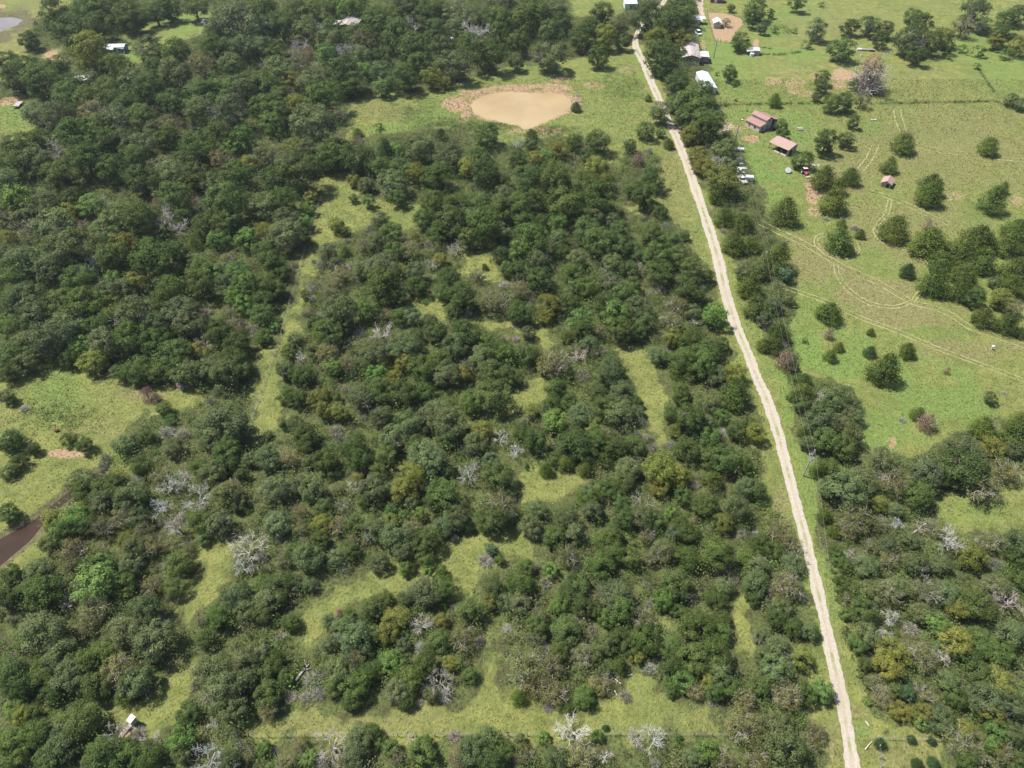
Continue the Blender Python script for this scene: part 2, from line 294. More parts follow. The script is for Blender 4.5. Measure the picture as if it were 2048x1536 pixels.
def sheet(name, P, z, m):
    me = bpy.data.meshes.new(name); me.from_pydata([(x, y, z) for x, y in P], [], [tuple(range(len(P)))]); me.materials.append(m); return link(name, me, kind='structure')
def water_mat(name, c1, c2, rough, ns):
    m = bpy.data.materials.new(name); n, l = nodes(m); b = n['Principled BSDF']; b.inputs['Roughness'].default_value = rough; b.inputs['Specular IOR Level'].default_value = 0.35; b.inputs['IOR'].default_value = 1.33
    tc = n.new('ShaderNodeTexCoord').outputs['Object']; l.new(mixc(n, l, noise_tex(n, l, tc, ns, 3), c1, c2, (.35, .65)), b.inputs['Base Color'])
    bp = n.new('ShaderNodeBump'); bp.inputs['Strength'].default_value = 0.08; l.new(noise_tex(n, l, tc, 1.2, 4), bp.inputs['Height']); l.new(bp.outputs[0], b.inputs['Normal']); return m
def grow(P, k):
    cx = sum(p[0] for p in P)/len(P); cy = sum(p[1] for p in P)/len(P); return [(cx+(x-cx)*k, cy+(y-cy)*k) for x, y in P]
sheet('pond_water', grow(PONDW, 1.02), -0.32, water_mat('muddy_pond_water', (0.32, 0.235, 0.125), (0.37, 0.28, 0.155), 0.25, 0.06))
sheet('river_water', grow(RIVERW, 1.03), -0.32, water_mat('dark_creek_water', (0.032, 0.019, 0.013), (0.046, 0.028, 0.019), 0.14, 0.1))
sheet('lake_water', LAKEW, -0.30, water_mat('pale_lake_water', (0.20, 0.185, 0.20), (0.16, 0.145, 0.135), 0.45, 0.08))

# ---------------- roads ----------------
def spline(P, step=1.0):
    P = np.array(P, float); out = []
    for i in range(len(P)-1):
        p0, p1, p2, p3 = P[max(i-1, 0)], P[i], P[i+1], P[min(i+2, len(P)-1)]; m = max(2, int(np.linalg.norm(p2[:2]-p1[:2])/step))
        for k in range(m):
            t = k/m; out.append(0.5*((2*p1)+(-p0+p2)*t+(2*p0-5*p1+4*p2-p3)*t*t+(-p0+3*p1-3*p2+p3)*t**3))
    out.append(P[-1]); return np.array(out)
def ribbon(name, pts, m, z, jag=0.12, kind='structure', na=9):
    """pts: (photo x, photo y, width in photo px at that row)"""
    P = spline([(*at(x, y), w*.92*depth(y)/FPX) for x, y, w in pts], 0.5); n = len(P); P[:, 2] *= 1+.22*smooth_noise(P[:, 0]+40, P[:, 1], 6, 77)+.16*smooth_noise(P[:, 0], P[:, 1]+9, 2.2, 78)
    T = np.gradient(P[:, :2], axis=0); T /= np.linalg.norm(T, axis=1, keepdims=True); Nn = np.stack([T[:, 1], -T[:, 0]], axis=1)
    A = np.linspace(-1, 1, na); V = np.zeros((n, na, 3))
    for j, a_ in enumerate(A):
        e = smooth_noise(P[:, 0]*3+j*50, P[:, 1]*3, 2.0, 11)*2*jag*abs(a_)**3*P[:, 2]
        off = (a_*P[:, 2]/2+np.sign(a_)*e)[:, None]*Nn; V[:, j, :2] = P[:, :2]+off; V[:, j, 2] = z
    d = np.concatenate([[0], np.cumsum(np.linalg.norm(np.diff(P[:, :2], axis=0), axis=1))])
    # follow the ground relief
    gz = smooth_noise(V[..., 0], V[..., 1], 22, 5)*0.16+smooth_noise(V[..., 0], V[..., 1], 4.5, 6)*0.09; V[..., 2] += gz
    idx = np.arange(n*na).reshape(n, na); F = np.stack([idx[:-1, :-1], idx[:-1, 1:], idx[1:, 1:], idx[1:, :-1]], axis=-1).reshape(-1, 4)
    me = bpy.data.meshes.new(name); me.from_pydata(V.reshape(-1, 3).tolist(), [], F.tolist()); me.materials.append(m)
    at2 = me.attributes.new('across', 'FLOAT', 'POINT'); at2.data.foreach_set('value', np.tile(A, n).astype(np.float32))
    me.update(); return link(name, me, kind=kind)
rm = bpy.data.materials.new('pale_dirt_road'); n, l = nodes(rm); b = n['Principled BSDF']; b.inputs['Roughness'].default_value = 0.95; b.inputs['Specular IOR Level'].default_value = 0.1
tc = n.new('ShaderNodeTexCoord').outputs['Object']; aa = n.new('ShaderNodeAttribute'); aa.attribute_name = 'across'
ab = math_(n, l, 'ABSOLUTE', aa.outputs['Fac'], 0.0); N2 = noise_tex(n, l, tc, 0.5, 5, .7); N3 = noise_tex(n, l, tc, 2.5, 5, .7); N1 = noise_tex(n, l, tc, 0.035, 2); N4 = noise_tex(n, l, tc, 0.12, 3)
track = mixc(n, l, N3, (0.29, 0.25, 0.205), (0.425, 0.378, 0.325), (0.3, 0.6))
worn = mixc(n, l, N3, (0.31, 0.27, 0.19), (0.40, 0.34, 0.26), (0.35, 0.65))
mid = mixc(n, l, math_(n, l, 'ADD', N2, math_(n, l, 'MULTIPLY', math_(n, l, 'SUBTRACT', N4, 0.5), 1.6)), worn, (0.22, 0.24, 0.10), (0.47, 0.64))
mf = math_(n, l, 'SUBTRACT', ab, math_(n, l, 'MULTIPLY', N2, 0.25))
c = mixc(n, l, mf, mid, track, (0.02, 0.22))
c = mixc(n, l, math_(n, l, 'ADD', ab, math_(n, l, 'MULTIPLY', math_(n, l, 'SUBTRACT', N2, 0.5), 0.8)), c, (0.30, 0.29, 0.12), (0.88, 1.05))
c = mixc(n, l, N1, c, mixc(n, l, N4, (0.30, 0.26, 0.19), (0.40, 0.35, 0.28), (.4, .6)), (0.52, 0.85))
l.new(c, b.inputs['Base Color'])
ROADP = [(1722,1620,31),(1706,1536,31),(1684,1400,29),(1667,1325,27),(1648,1235,25),(1627,1143,25),(1609,1070,25),(1590,1000,25),(1571,925,25),(1554,860,24),(1534,800,24),(1514,755,23),(1493,700,23),(1470,645,24),(1450,580,24),(1435,514,25),(1412,440,23),(1393,384,21),(1373,325,20),(1357,285,18),(1345,258,17),(1328,220,16),(1315,192,17),(1301,160,17),(1287,125,17),(1272,95,15),(1273,70,10),(1290,40,10),(1325,8,10),(1335,-20,10)]
ribbon('dirt_road', ROADP, rm, 0.045, 0.08)
dm = mat('driveway_dirt', (0.44, 0.36, 0.27), 0.95, 0.3, 1.5, 0.1)
ribbon('driveway', [(1346,262,20),(1365,258,20),(1392,260,16),(1425,262,14),(1450,256,20),(1465,250,16)], dm, 0.06, 0.3)
ribbon('farm_lane', [(1396,-25,15),(1399,0,14),(1401,18,13),(1403,34,10),(1404,44,4)], dm, 0.06, 0.3)
# narrow wheel tracks worn in the pasture
tmm = mat('worn_wheel_track', (0.32, 0.31, 0.145), 0.95, 0.25, 0.8, 0.1)
TR = [([(1520,445),(1560,465),(1600,483),(1640,505),(1675,528),(1710,545),(1760,568),(1800,592),(1830,607),(1870,617),(1905,632),(1940,655),(1990,672),(2080,702)], 12),
 ([(1560,572),(1600,585),(1650,603),(1720,635),(1800,665),(1870,695),(1950,725),(2080,772)], 9),
 ([(1672,530),(1675,548),(1690,572),(1712,592),(1745,609),(1790,614),(1822,604)], 9),
 ([(1780,400),(1773,428),(1755,450),(1752,468),(1770,486),(1800,495),(1835,508),(1852,530),(1862,550),(1858,570),(1835,590),(1825,604)], 8),
 ([(1650,470),(1636,474),(1632,486),(1645,502),(1670,516),(1700,513),(1715,502),(1710,490)], 8),
 ([(1740,383),(1780,395),(1820,412),(1860,432),(1905,450)], 9),
 ([(1795,218),(1797,235),(1806,262)], 14),([(1830,290),(1870,300),(1930,308)], 10),([(1990,316),(2080,324)], 9),([(1720,340),(1738,318),(1752,288)], 14)]
for P, sep_ in TR:
    for sgn in (-1, 1):
        Q = []
        for i, (x, y) in enumerate(P):
            x0, y0 = P[max(i-1, 0)]; x1, y1 = P[min(i+1, len(P)-1)]; L = math.hypot(x1-x0, y1-y0); Q.append((x-(y1-y0)/L*sep_/2*sgn, y+(x1-x0)/L*sep_/2*sgn*0.7, 2.6))
        ribbon('wheel_track', Q, tmm, 0.05, 0.5, na=3)

TREES = '''0 0|o 640 695 80,o 545 640 62,O 730 610 50,o 450 150 140,o 230 320 90,o 600 280 140,o 720 60 130,o 870 90 110,o 800 210 110,o 1050 130 120,o 1240 100 110,o 1350 70 110,O 1000 40 100,o 1560 60 110,O 1880 200 180,O 1760 290 110,y 720 430 130,y 820 480 80,O 1180 390 140,o 1420 440 130,o 60 480 90,o 200 520 120,o 330 640 130,o 120 640 120,o 470 520 110,o 940 570 130,O 1060 640 120,o 1250 560 130,O 1400 600 120,b 1620 500 100,o 1730 400 110,O 1960 400 100,O 1850 510 100,o 560 760 120,o 700 800 100,o 850 710 90,o 900 820 110,o 1050 850 100,o 1200 750 120,l 620 850 70,O 300 910 130,O 480 950 120,b 750 910 110,o 1600 740 130,o 1780 700 120,O 1950 700 130,o 1400 830 120,O 1830 900 140,O 1580 900 110,o 750 1010 120,O 950 950 120,o 1150 950 120,b 1370 1000 100,d 1570 1000 60,O 1250 1050 90,d 450 1220 90,o 150 1150 140,o 320 1120 110,o 600 1100 130,o 820 1130 120,O 1000 1130 110,O 1150 1180 110,o 1330 1100 90,o 1600 1200 120,o 1750 1080 110,y 1700 1230 80,l 1950 1120 90,l 1850 1170 70,o 120 1320 110,O 300 1290 110,o 480 1380 140,o 700 1300 120,o 900 1350 120,o 1070 1280 100,b 1280 1330 90,o 1480 1300 90,O 1400 1420 110,o 1600 1420 110,y 1500 1480 80,b 1780 1300 90,o 1900 1400 110,y 1980 1300 70,O 60 1450 100,o 1150 1450 110,O 1700 1480 90
1 0|o 60 80 110,o 200 200 120,O 60 250 100,o 330 130 100,O 400 250 100,o 480 90 100,o 620 50 80,l 720 80 80,o 840 80 80,o 960 130 100,o 620 230 80,O 590 320 100,o 800 270 110,b 860 340 90,o 1000 230 120,o 1130 290 120,O 1230 60 120,d 1270 190 90,o 1100 130 90,o 1420 60 110,o 1350 150 90,o 1430 240 100,O 1600 80 110,O 1700 150 100,O 1600 220 80,d 1740 260 130,O 1950 80 120,o 1950 230 120,o 1850 150 80,d 370 370 80,d 510 210 50,k 430 430 45,d 690 420 80,d 90 510 60,d 460 540 40,d 750 500 50,o 1270 420 130,o 1020 440 80,O 850 430 90,l 560 430 80,b 340 480 90,o 170 440 110,O 60 400 100,o 1300 530 90,t 1010 590 90,o 1170 620 120,y 1240 650 60,o 1500 400 90,O 1580 520 120,y 1400 620 80,y 1520 660 60,o 1840 420 140,o 1700 360 90,O 200 570 110,y 280 640 80,o 680 600 130,o 780 660 100,b 650 710 70,d 270 740 50,O 430 650 110,o 540 760 130,o 80 700 110,o 200 760 100,l 880 570 70,l 1000 700 90,o 60 860 110,y 330 880 90,o 150 900 110,O 460 1010 160,b 650 900 80,l 130 1010 80,s 980 1020 45,c 810 1060 50,o 620 1230 130,O 440 1200 90,y 310 1180 90,O 250 1300 90,b 800 1140 70,o 840 1280 120,C 1040 1200 80,l 1140 1200 60,o 990 1350 90,o 1150 1340 90,O 1300 1210 120,C 1480 1080 50,O 1530 1250 110,o 1840 1070 120,o 1780 1270 100,y 1700 1330 80,o 1830 1400 110,o 1450 1400 100,y 1290 1400 80,O 1090 1460 110,y 780 1450 60,o 350 1380 150,O 60 1250 90,o 130 1420 100,l 480 1320 60,O 880 1470 80,o 1980 1450 60,C 1600 1380 50
2 0|o 60 180 110,o 200 120 120,O 330 90 90,o 50 340 90,O 40 500 80,O 300 430 160,o 400 200 80,o 300 270 90,o 560 290 100,o 720 130 110,o 620 190 90,O 860 200 100,y 740 300 90,o 880 330 70,o 690 450 105,o 1080 140 120,o 1260 200 140,o 1390 120 100,o 1350 60 90,y 1150 340 110,o 1200 450 160,y 1330 300 90,o 1330 410 62,o 1220 560 80,o 1320 660 120,O 1200 900 105,o 1340 800 110,o 1450 820 140,o 1520 740 90,o 1420 930 100,o 1560 960 110,c 1090 780 36,C 515 860 45,d 530 780 35,o 1070 1040 90,c 1250 1150 52,l 1190 1060 45,O 940 1170 62,k 1010 1270 58,o 500 1130 80,o 690 1140 110,o 620 1250 75,y 680 1330 85,c 150 1080 55,O 150 1150 60,d 60 1160 50,y 370 1190 75,l 280 1230 60,o 60 1290 80,y 190 1260 60,o 350 1420 120,o 120 1420 110,o 580 1470 110,y 740 1460 70,o 1120 1430 115,o 980 1500 75,y 1430 1080 90,o 1540 1050 90,O 1700 1180 85,d 1650 1290 80,y 1480 1230 85,y 1560 1330 85,O 1750 1320 60,y 1680 1460 120,y 1480 1330 60,o 1750 590 72,s 1780 670 35,s 1640 590 22,o 1950 60 110,o 1920 150 80,o 1830 320 95,O 2000 230 50,s 1790 800 18,s 1710 830 28,s 1880 885 10,b 1715 175 42,y 1750 60 40
3 0|o 20 110 40,o 230 20 80,s 430 40 30,O 390 240 98,s 310 360 45,o 590 380 120,O 810 190 105,o 650 210 80,O 940 230 85,o 900 320 75,o 1150 150 80,o 1230 200 105,O 1130 330 130,o 1290 320 125,y 1400 290 100,o 1440 380 60,O 1650 100 130,b 1560 210 100,O 1720 200 80,d 1590 260 45,o 1900 180 105,O 1990 100 110,o 1870 290 100,y 1820 340 70,y 2000 370 90,s 1680 420 60,s 1900 440 60,s 1560 400 50,o 1180 440 90,s 1460 460 35,s 1670 535 33,q 820 590 140,o 430 620 72,o 430 690 66,c 55 810 60,O 390 770 48,o 500 830 80,o 620 820 90,b 750 800 75,s 700 690 65,s 1180 800 18,s 940 800 14,s 1495 812 13,s 1680 805 13,O 1950 790 68,O 2020 830 60,o 115 1000 62,o 115 1060 58,o 275 1270 93,o 460 1150 108,O 630 1110 82,o 680 980 58,c 1080 1150 100,c 1760 1180 82,c 970 1330 72,c 440 1440 110,c 660 1420 85,c 560 1500 75,c 1300 1480 110,c 1880 1510 50,s 50 240 35,s 210 250 25
0 1|l 170 80 110,o 40 130 100,O 340 100 120,O 180 150 100,o 600 70 90,d 820 80 70,l 720 110 90,y 560 130 80,k 790 190 45,O 430 250 160,b 100 200 90,b 280 310 110,k 420 310 50,k 660 260 42,O 960 180 120,O 840 300 110,o 1130 240 130,k 1260 90 55,d 1300 220 110,d 1430 290 80,o 1400 60 120,g 1560 60 70,o 1800 110 150,o 1980 60 80,o 1450 190 80,o 1640 290 100,o 1830 240 100,l 1750 390 80,l 1980 370 90,O 560 470 160,o 900 530 110,y 980 440 120,o 1250 530 150,l 1160 430 80,o 1420 480 80,c 1560 420 60,O 80 520 100,O 220 590 130,O 430 610 120,l 330 470 60,y 60 400 80,d 700 620 90,d 770 740 40,g 1290 670 75,o 1400 620 70,y 1080 720 90,l 900 690 60,o 1620 600 100,b 1830 540 75,l 1700 650 80,l 1900 620 90,O 1800 740 100,l 1980 760 100,l 1880 850 70,o 1600 740 110,o 1350 790 130,O 880 800 110,o 650 730 120,O 1000 780 80,o 60 700 120,o 110 820 100,O 230 870 140,y 870 900 80,o 480 900 130,o 700 900 120,O 300 1000 130,O 60 920 90,l 60 1060 80,o 170 1090 100,O 520 1060 130,o 780 1090 100,O 1080 1000 140,O 1240 1060 100,o 900 1000 90,o 1250 930 90,O 1450 960 120,g 1640 950 65,b 1830 960 60,l 1950 900 70,O 1520 1060 110,y 1420 1130 40,o 1750 1130 110,b 1870 1080 80,g 2000 1080 55,o 1900 1200 100,y 1570 1290 80,d 1650 1220 60,d 1910 1290 60,o 1080 1180 120,o 1250 1200 110,O 850 1220 120,O 420 1190 140,O 220 1220 110,l 650 1250 80,y 740 1340 125,o 1380 1310 130,o 100 1300 120,O 200 1370 110,o 1100 1420 120,o 960 1450 80,o 1300 1430 110,O 1480 1440 110,O 1680 1400 110,o 1850 1350 110,O 1800 1480 110,o 1980 1430 80,o 60 1450 90,o 560 1330 90
1 1|O 50 100 110,o 220 80 110,O 250 210 100,l 420 130 68,l 390 240 80,y 440 40 60,O 240 330 120,d 140 370 90,o 350 370 85,y 60 330 80,l 100 430 70,b 230 440 65,o 60 490 80,o 130 570 90,o 220 640 80,o 80 740 100,l 30 820 55,o 180 770 90,o 100 860 90,o 80 980 100,l 180 1080 55,g 30 1110 60,l 100 1160 80,o 780 50 55,l 900 80 62,o 1130 50 85,y 640 270 90,o 720 310 60,O 1000 230 100,g 910 290 50,o 1080 330 95,O 950 400 80,b 850 430 55,c 720 480 48,O 540 500 95,g 490 570 70,O 600 570 60,b 640 650 85,O 1000 590 120,O 850 620 75,g 770 590 50,b 1240 460 80,y 1270 380 50,o 1110 480 75,o 1350 210 105,o 1550 240 120,o 1450 320 80,O 1720 200 90,o 1820 270 130,o 1700 380 90,o 1950 150 110,o 1780 90 100,o 1600 90 100,o 1400 70 100,O 1980 40 80,O 1960 310 80,l 1520 340 40,g 1380 410 50,d 1610 430 85,d 1400 580 60,y 1470 540 50,y 1160 620 55,O 1280 640 80,o 1280 740 100,o 1020 760 140,o 1120 850 90,b 540 760 85,b 620 830 60,o 360 830 55,d 420 780 50,d 440 850 40,O 660 960 120,d 540 980 50,b 400 960 45,o 450 1060 75,l 900 930 95,O 690 1070 75,o 570 1150 105,b 1020 980 55,o 1150 980 70,t 1250 1000 80,O 1380 1060 90,B 1350 870 26,o 1550 700 90,o 1500 800 90,o 1660 850 105,o 1560 950 75,b 1780 660 75,b 1880 860 110,c 1830 600 32,o 1960 500 85,g 1990 740 55,o 2010 610 60,d 1010 1120 90,g 820 1120 60,O 950 1270 110,O 1180 1240 120,g 1190 1180 45,o 1680 1130 115,g 1550 1160 45,o 1430 1120 80,o 1270 1150 60,l 1850 1200 60,l 2000 1300 75,g 1990 1170 50,O 280 1170 80,o 220 1270 80,O 430 1260 75,d 350 1330 50,b 570 1290 75,O 200 1420 100,o 340 1450 100,c 770 1300 58,b 740 1390 75,o 850 1400 75,c 1020 1380 70,l 960 1450 75,y 1190 1370 75,l 610 1400 80,o 1330 1410 110,o 1490 1340 100,O 1600 1250 100,g 1600 1340 38,O 1800 1320 100,o 1950 1260 75,b 1700 1400 70,y 1650 1460 65,O 1530 1470 90,o 1880 1440 95,y 1100 1480 65,o 2000 1480 75
2 1|o 60 120 110,o 180 60 100,o 420 90 140,o 700 60 115,o 100 230 90,o 240 240 60,l 370 260 72,o 560 190 85,O 660 190 75,O 370 360 75,o 150 380 140,l 60 460 80,o 400 470 60,o 600 310 105,O 810 220 58,d 820 260 48,o 870 310 75,o 700 410 110,o 860 430 100,o 1010 490 75,o 1070 20 135,o 1190 150 68,g 1230 260 45,o 1110 330 85,o 1250 380 75,o 1380 350 50,o 1150 510 100,o 1330 510 95,O 520 540 75,O 210 550 75,O 800 560 75,o 930 600 75,d 750 620 38,d 1030 600 48,o 1180 640 105,o 480 640 85,o 60 620 80,o 220 690 105,d 820 730 85,O 790 750 95,o 620 760 85,l 500 760 70,o 1450 620 120,o 1560 680 58,o 1420 780 110,g 1160 770 65,o 970 740 60,o 890 830 100,o 770 890 110,O 1010 920 100,l 830 1010 105,O 1040 1040 85,y 290 900 80,y 270 990 60,o 460 880 88,g 150 810 48,b 60 780 75,o 70 950 95,g 40 1050 48,l 560 1040 95,o 560 1120 80,b 690 1120 60,o 880 1110 100,o 1000 1130 65,b 1320 900 85,b 1280 1020 85,O 1450 960 70,d 1460 1030 48,l 1620 1000 108,o 1420 1180 105,y 1280 1170 70,O 1170 1300 88,o 1370 1330 110,o 1550 1250 105,o 1680 1220 65,o 1520 1380 105,c 1330 1430 80,c 1430 1460 65,O 1640 1460 75,y 1780 1450 105,O 130 1130 65,g 30 1170 38,o 120 1290 115,c 430 1160 60,b 340 1380 120,y 270 1400 60,d 540 1300 70,O 620 1230 75,b 690 1270 60,o 800 1380 125,O 780 1450 100,g 560 1450 75,o 40 1500 60,c 1650 30 85,c 1700 200 95,k 1850 130 22,c 1850 250 88,c 1780 420 100,c 1900 420 85,O 1850 640 78,c 1900 760 110,o 1970 620 75,g 1850 830 28,c 1950 930 105,O 2020 1020 60,c 2020 1220 68
3 1|c 530 80 118,c 140 170 122,g 470 210 32,c 590 250 45,c 570 390 125,s 610 460 70,g 700 280 45,c 740 340 45,c 1290 30 108,c 1800 80 120,c 1010 300 125,k 1280 270 45,c 1300 400 145,c 70 550 125,t 140 650 80,C 1120 640 68,g 1090 610 26,c 1680 370 140,k 1740 340 42,c 1560 470 120,b 1500 520 60,c 1400 560 95,c 1980 310 105,c 1900 430 90,c 2030 470 40,c 1570 650 95,c 1720 560 105,k 1690 550 35,c 1330 720 115,b 1320 770 65,c 1540 790 88,o 1650 830 105,O 1820 720 60,c 1980 620 95,k 2030 610 38,c 1950 760 105,y 1870 850 100,b 1960 930 80,c 1900 1060 88,c 1720 1010 78,c 2020 1130 45,O 170 850 62,c 500 960 110,c 825 1120 36,k 490 1140 46,s 295 1190 28,c 570 1240 45,c 500 1310 60,C 815 1280 55,c 1110 1270 72,c 930 1440 135,k 1430 1430 30,O 40 900 60,c 80 1130 88,c 60 1230 78,k 130 1350 78,O 200 1390 48,c 280 1500 78
0 2|O 60 100 68,o 100 130 48,g 190 190 48,k 1180 90 62,k 1260 120 45,o 1310 190 75,s 1360 290 65,o 80 480 110,O 100 420 85,o 270 520 58,o 550 440 70,o 680 490 78,o 150 620 75,O 60 700 68,s 130 700 48,O 980 480 105,O 1080 430 68,o 1180 420 58,g 1330 370 85,g 1450 400 85,O 1380 510 70,O 1800 300 170,O 1650 340 110,O 1900 400 90,O 1680 450 80,o 1820 530 100,o 1780 640 100,O 1700 720 105,o 1580 660 68,O 2010 600 58,o 1930 730 58,O 620 770 120,b 750 730 65,o 700 860 95,o 860 830 105,y 940 750 65,o 1130 650 78,b 1290 720 80,d 1090 750 60,d 1350 820 95,d 1460 760 80,O 830 950 100,y 700 960 55,O 1050 900 110,l 1150 930 65,d 1600 920 110,d 1290 990 90,O 1800 900 100,O 1900 950 65,b 1850 850 80,o 1640 1080 105,O 1750 1110 100,d 1420 1130 115,y 420 1100 80,l 600 1060 100,o 480 1200 100,O 400 1270 85,o 60 1030 95,o 700 1120 78,b 830 1150 80,b 960 1080 85,O 1100 1080 85,b 580 1360 115,o 680 1430 75,b 800 1360 65,y 1020 1240 80,O 1080 1310 100,b 1250 1280 95,b 1160 1180 70,l 780 1470 125,O 1060 1450 85,o 1430 1440 105,b 1500 1310 55,O 300 1480 105,o 80 1500 85,g 1290 1450 55,d 1980 1330 130,d 1940 1470 85,O 1620 1240 55
1 2|o 200 80 90,o 330 110 95,y 500 100 90,y 550 210 70,y 680 220 75,O 850 110 95,g 720 40 50,o 620 110 55,o 1000 60 95,o 1190 80 105,o 1350 60 95,g 1320 170 48,O 1450 190 85,l 1730 150 95,o 1900 90 135,O 1000 240 85,O 1220 310 105,O 1400 280 100,c 1360 310 38,O 1550 330 120,o 1530 440 80,O 180 310 80,O 320 330 85,g 640 370 75,o 400 400 100,o 400 470 80,O 60 400 58,b 260 590 78,O 90 590 105,O 420 620 55,o 560 600 100,o 780 510 105,o 830 600 100,O 1100 430 105,y 1190 490 60,o 1040 570 80,o 1280 470 75,o 970 690 65,y 820 740 45,O 1350 580 130,O 1450 650 100,y 1250 720 100,y 1180 850 100,b 1330 800 55,O 950 830 110,d 790 820 60,d 690 970 60,o 860 930 58,d 1700 720 100,d 1960 430 60,O 1760 480 85,y 1800 370 75,t 1880 630 68,o 1930 740 115,o 2010 850 65,o 1500 880 120,o 1420 940 80,l 1090 1020 55,l 1300 1040 55,l 1190 1060 48,O 1240 950 58,b 1950 980 120,o 1880 1080 110,O 2000 1050 80,O 1600 1070 85,g 1560 1030 48,C 1700 1150 58,O 1500 1150 85,g 1590 1230 45,O 450 850 95,O 330 800 75,O 150 850 105,b 650 840 48,o 540 980 75,O 180 1100 105,g 210 1050 45,b 350 1020 58,b 350 1150 62,y 530 1110 75,b 650 1140 75,o 800 1120 65,k 780 1240 40,O 950 1170 100,y 1060 1110 70,O 1120 1220 105,b 1250 1150 75,o 1350 1250 105,O 1180 1340 105,o 1350 1380 85,o 1200 1470 75,O 980 1430 75,o 740 1330 78,t 640 1390 65,g 700 1450 70,o 500 1260 75,O 420 1400 105,o 300 1350 70,b 230 1400 70,b 380 1290 55,s 1380 1490 55,o 1480 1500 58,t 1880 1330 65,g 1840 1400 80,o 1950 1410 48
2 2|o 350 30 85,o 700 60 68,O 880 60 95,c 730 30 38,o 1350 50 60,o 1350 110 58,c 1790 90 125,O 1610 150 75,g 1550 200 28,o 1000 140 58,O 1000 220 65,o 740 180 95,O 860 220 105,o 460 130 58,y 150 220 65,o 320 170 65,l 350 290 95,O 560 260 90,y 650 340 70,o 1280 250 88,o 1420 280 105,y 1300 370 65,O 1570 300 58,l 1680 260 55,g 1680 380 58,o 1790 370 68,y 1950 400 95,o 1900 330 55,l 1590 430 75,o 1400 510 105,o 90 380 75,o 180 450 90,b 730 400 60,o 500 480 125,o 680 460 80,o 840 500 95,o 980 480 85,g 1070 420 45,g 1130 520 48,g 1270 480 48,o 600 560 75,c 740 600 72,c 590 680 72,c 270 690 65,c 420 640 72,o 350 600 55,d 30 540 60,s 130 650 42,O 940 660 92,y 1200 680 130,y 1330 740 90,y 1180 810 80,g 1470 800 48,o 1560 580 85,o 1700 600 105,c 1850 650 88,c 1600 770 85,o 770 830 88,O 900 790 80,o 600 900 85,t 600 850 45,o 850 920 65,o 1380 900 68,o 1540 970 98,O 640 1020 75,b 1030 1020 115,o 900 1060 90,o 1120 1090 80,O 200 1000 85,O 150 1140 105,O 430 1080 85,l 700 1080 38,o 800 1190 75,o 340 1230 95,O 500 1200 80,o 760 1280 90,b 440 1370 85,l 1270 1030 45,k 1660 1010 28,k 1470 1090 30,y 1680 1110 75,O 1800 1000 100,o 1950 850 75,O 1880 830 75,o 1350 1120 65,t 1300 1200 60,o 1410 1180 85,g 1580 1140 38,o 1630 1350 128,o 1400 1390 95,O 1210 1330 85,b 1080 1220 60,o 700 1450 105,o 820 1350 85,o 950 1400 78,b 1100 1400 55,c 1900 1380 90,o 1980 1280 75,k 1700 1480 60,O 1980 1450 75,o 100 1480 68,l 310 1490 55,g 1960 1200 50
3 2|c 190 100 48,c 290 50 75,o 270 160 68,g 430 80 48,O 520 130 105,d 450 120 55,O 680 150 85,b 600 200 80,O 700 260 75,O 420 300 115,b 580 290 70,c 280 380 48,O 640 370 105,o 470 450 105,O 320 470 75,o 600 510 90,k 1270 300 82,c 1200 240 65,g 1080 285 38,O 1780 110 62,g 1890 70 28,c 1720 350 85,c 1780 410 65,c 2000 400 115,c 2010 290 75,O 1970 520 65,O 930 600 115,O 1550 500 100,y 1800 500 90,o 1560 660 160,O 1650 600 100,b 1900 690 120,b 1730 830 160,o 1420 740 75,O 1260 720 120,o 1200 870 105,b 1020 790 105,c 400 690 75,o 500 660 65,O 480 830 100,O 620 870 140,O 740 780 120,y 880 950 70,o 1200 940 75,c 450 1060 68,b 700 1080 120,b 640 1150 80,c 540 1170 65,o 540 1330 55,b 880 1120 75,O 1020 1010 55,d 1030 1120 55,d 1210 1140 60,b 1330 1150 75,O 950 1290 75,b 820 1300 65,O 1130 1260 65,d 1450 1250 115,b 1790 1250 100,O 1980 1280 105,o 1990 1400 75,y 1620 1370 105,O 1180 1440 85,b 980 1390 75,O 800 1480 90,O 1380 1440 75,d 680 1370 60,o 620 1450 55,l 560 1400 55,b 100 1200 100,b 180 1300 110,O 200 1430 105,o 60 1330 75,s 20 1180 38
0 3|o 80 130 105,o 310 130 140,l 770 80 145,o 1000 90 85,b 1220 80 85,o 1400 90 80,O 350 450 160,l 190 520 75,d 540 210 60,b 760 260 105,b 700 390 75,O 1120 300 140,g 1280 350 100,O 1000 430 150,O 1250 520 140,O 480 620 120,o 650 700 110,o 820 620 105,O 560 800 120,b 950 750 120,o 780 870 110,O 1100 850 120,o 1000 950 78,o 330 820 95,o 350 700 75,o 100 780 115,o 150 890 100,o 420 950 85,l 120 1060 75,y 180 1110 70,o 260 1080 65,o 620 1170 150,O 500 1330 130,o 300 1270 105,o 100 1380 120,o 400 1450 105,o 700 1250 80,d 930 1270 120,g 1100 1250 75,d 1200 1330 90,o 850 1400 130,o 1000 1430 120,o 1180 1450 105,o 740 1480 68,l 1450 1310 110,O 1470 1410 75,O 1900 150 110,o 1750 330 95,O 1980 260 90,o 1650 500 75,O 1700 760 140,O 1950 700 105,O 1780 920 140,O 1870 1060 100,O 1960 860 90,o 1500 1100 85,d 1690 1180 48,d 1680 1480 110,O 1850 1480 80,b 1990 1430 55
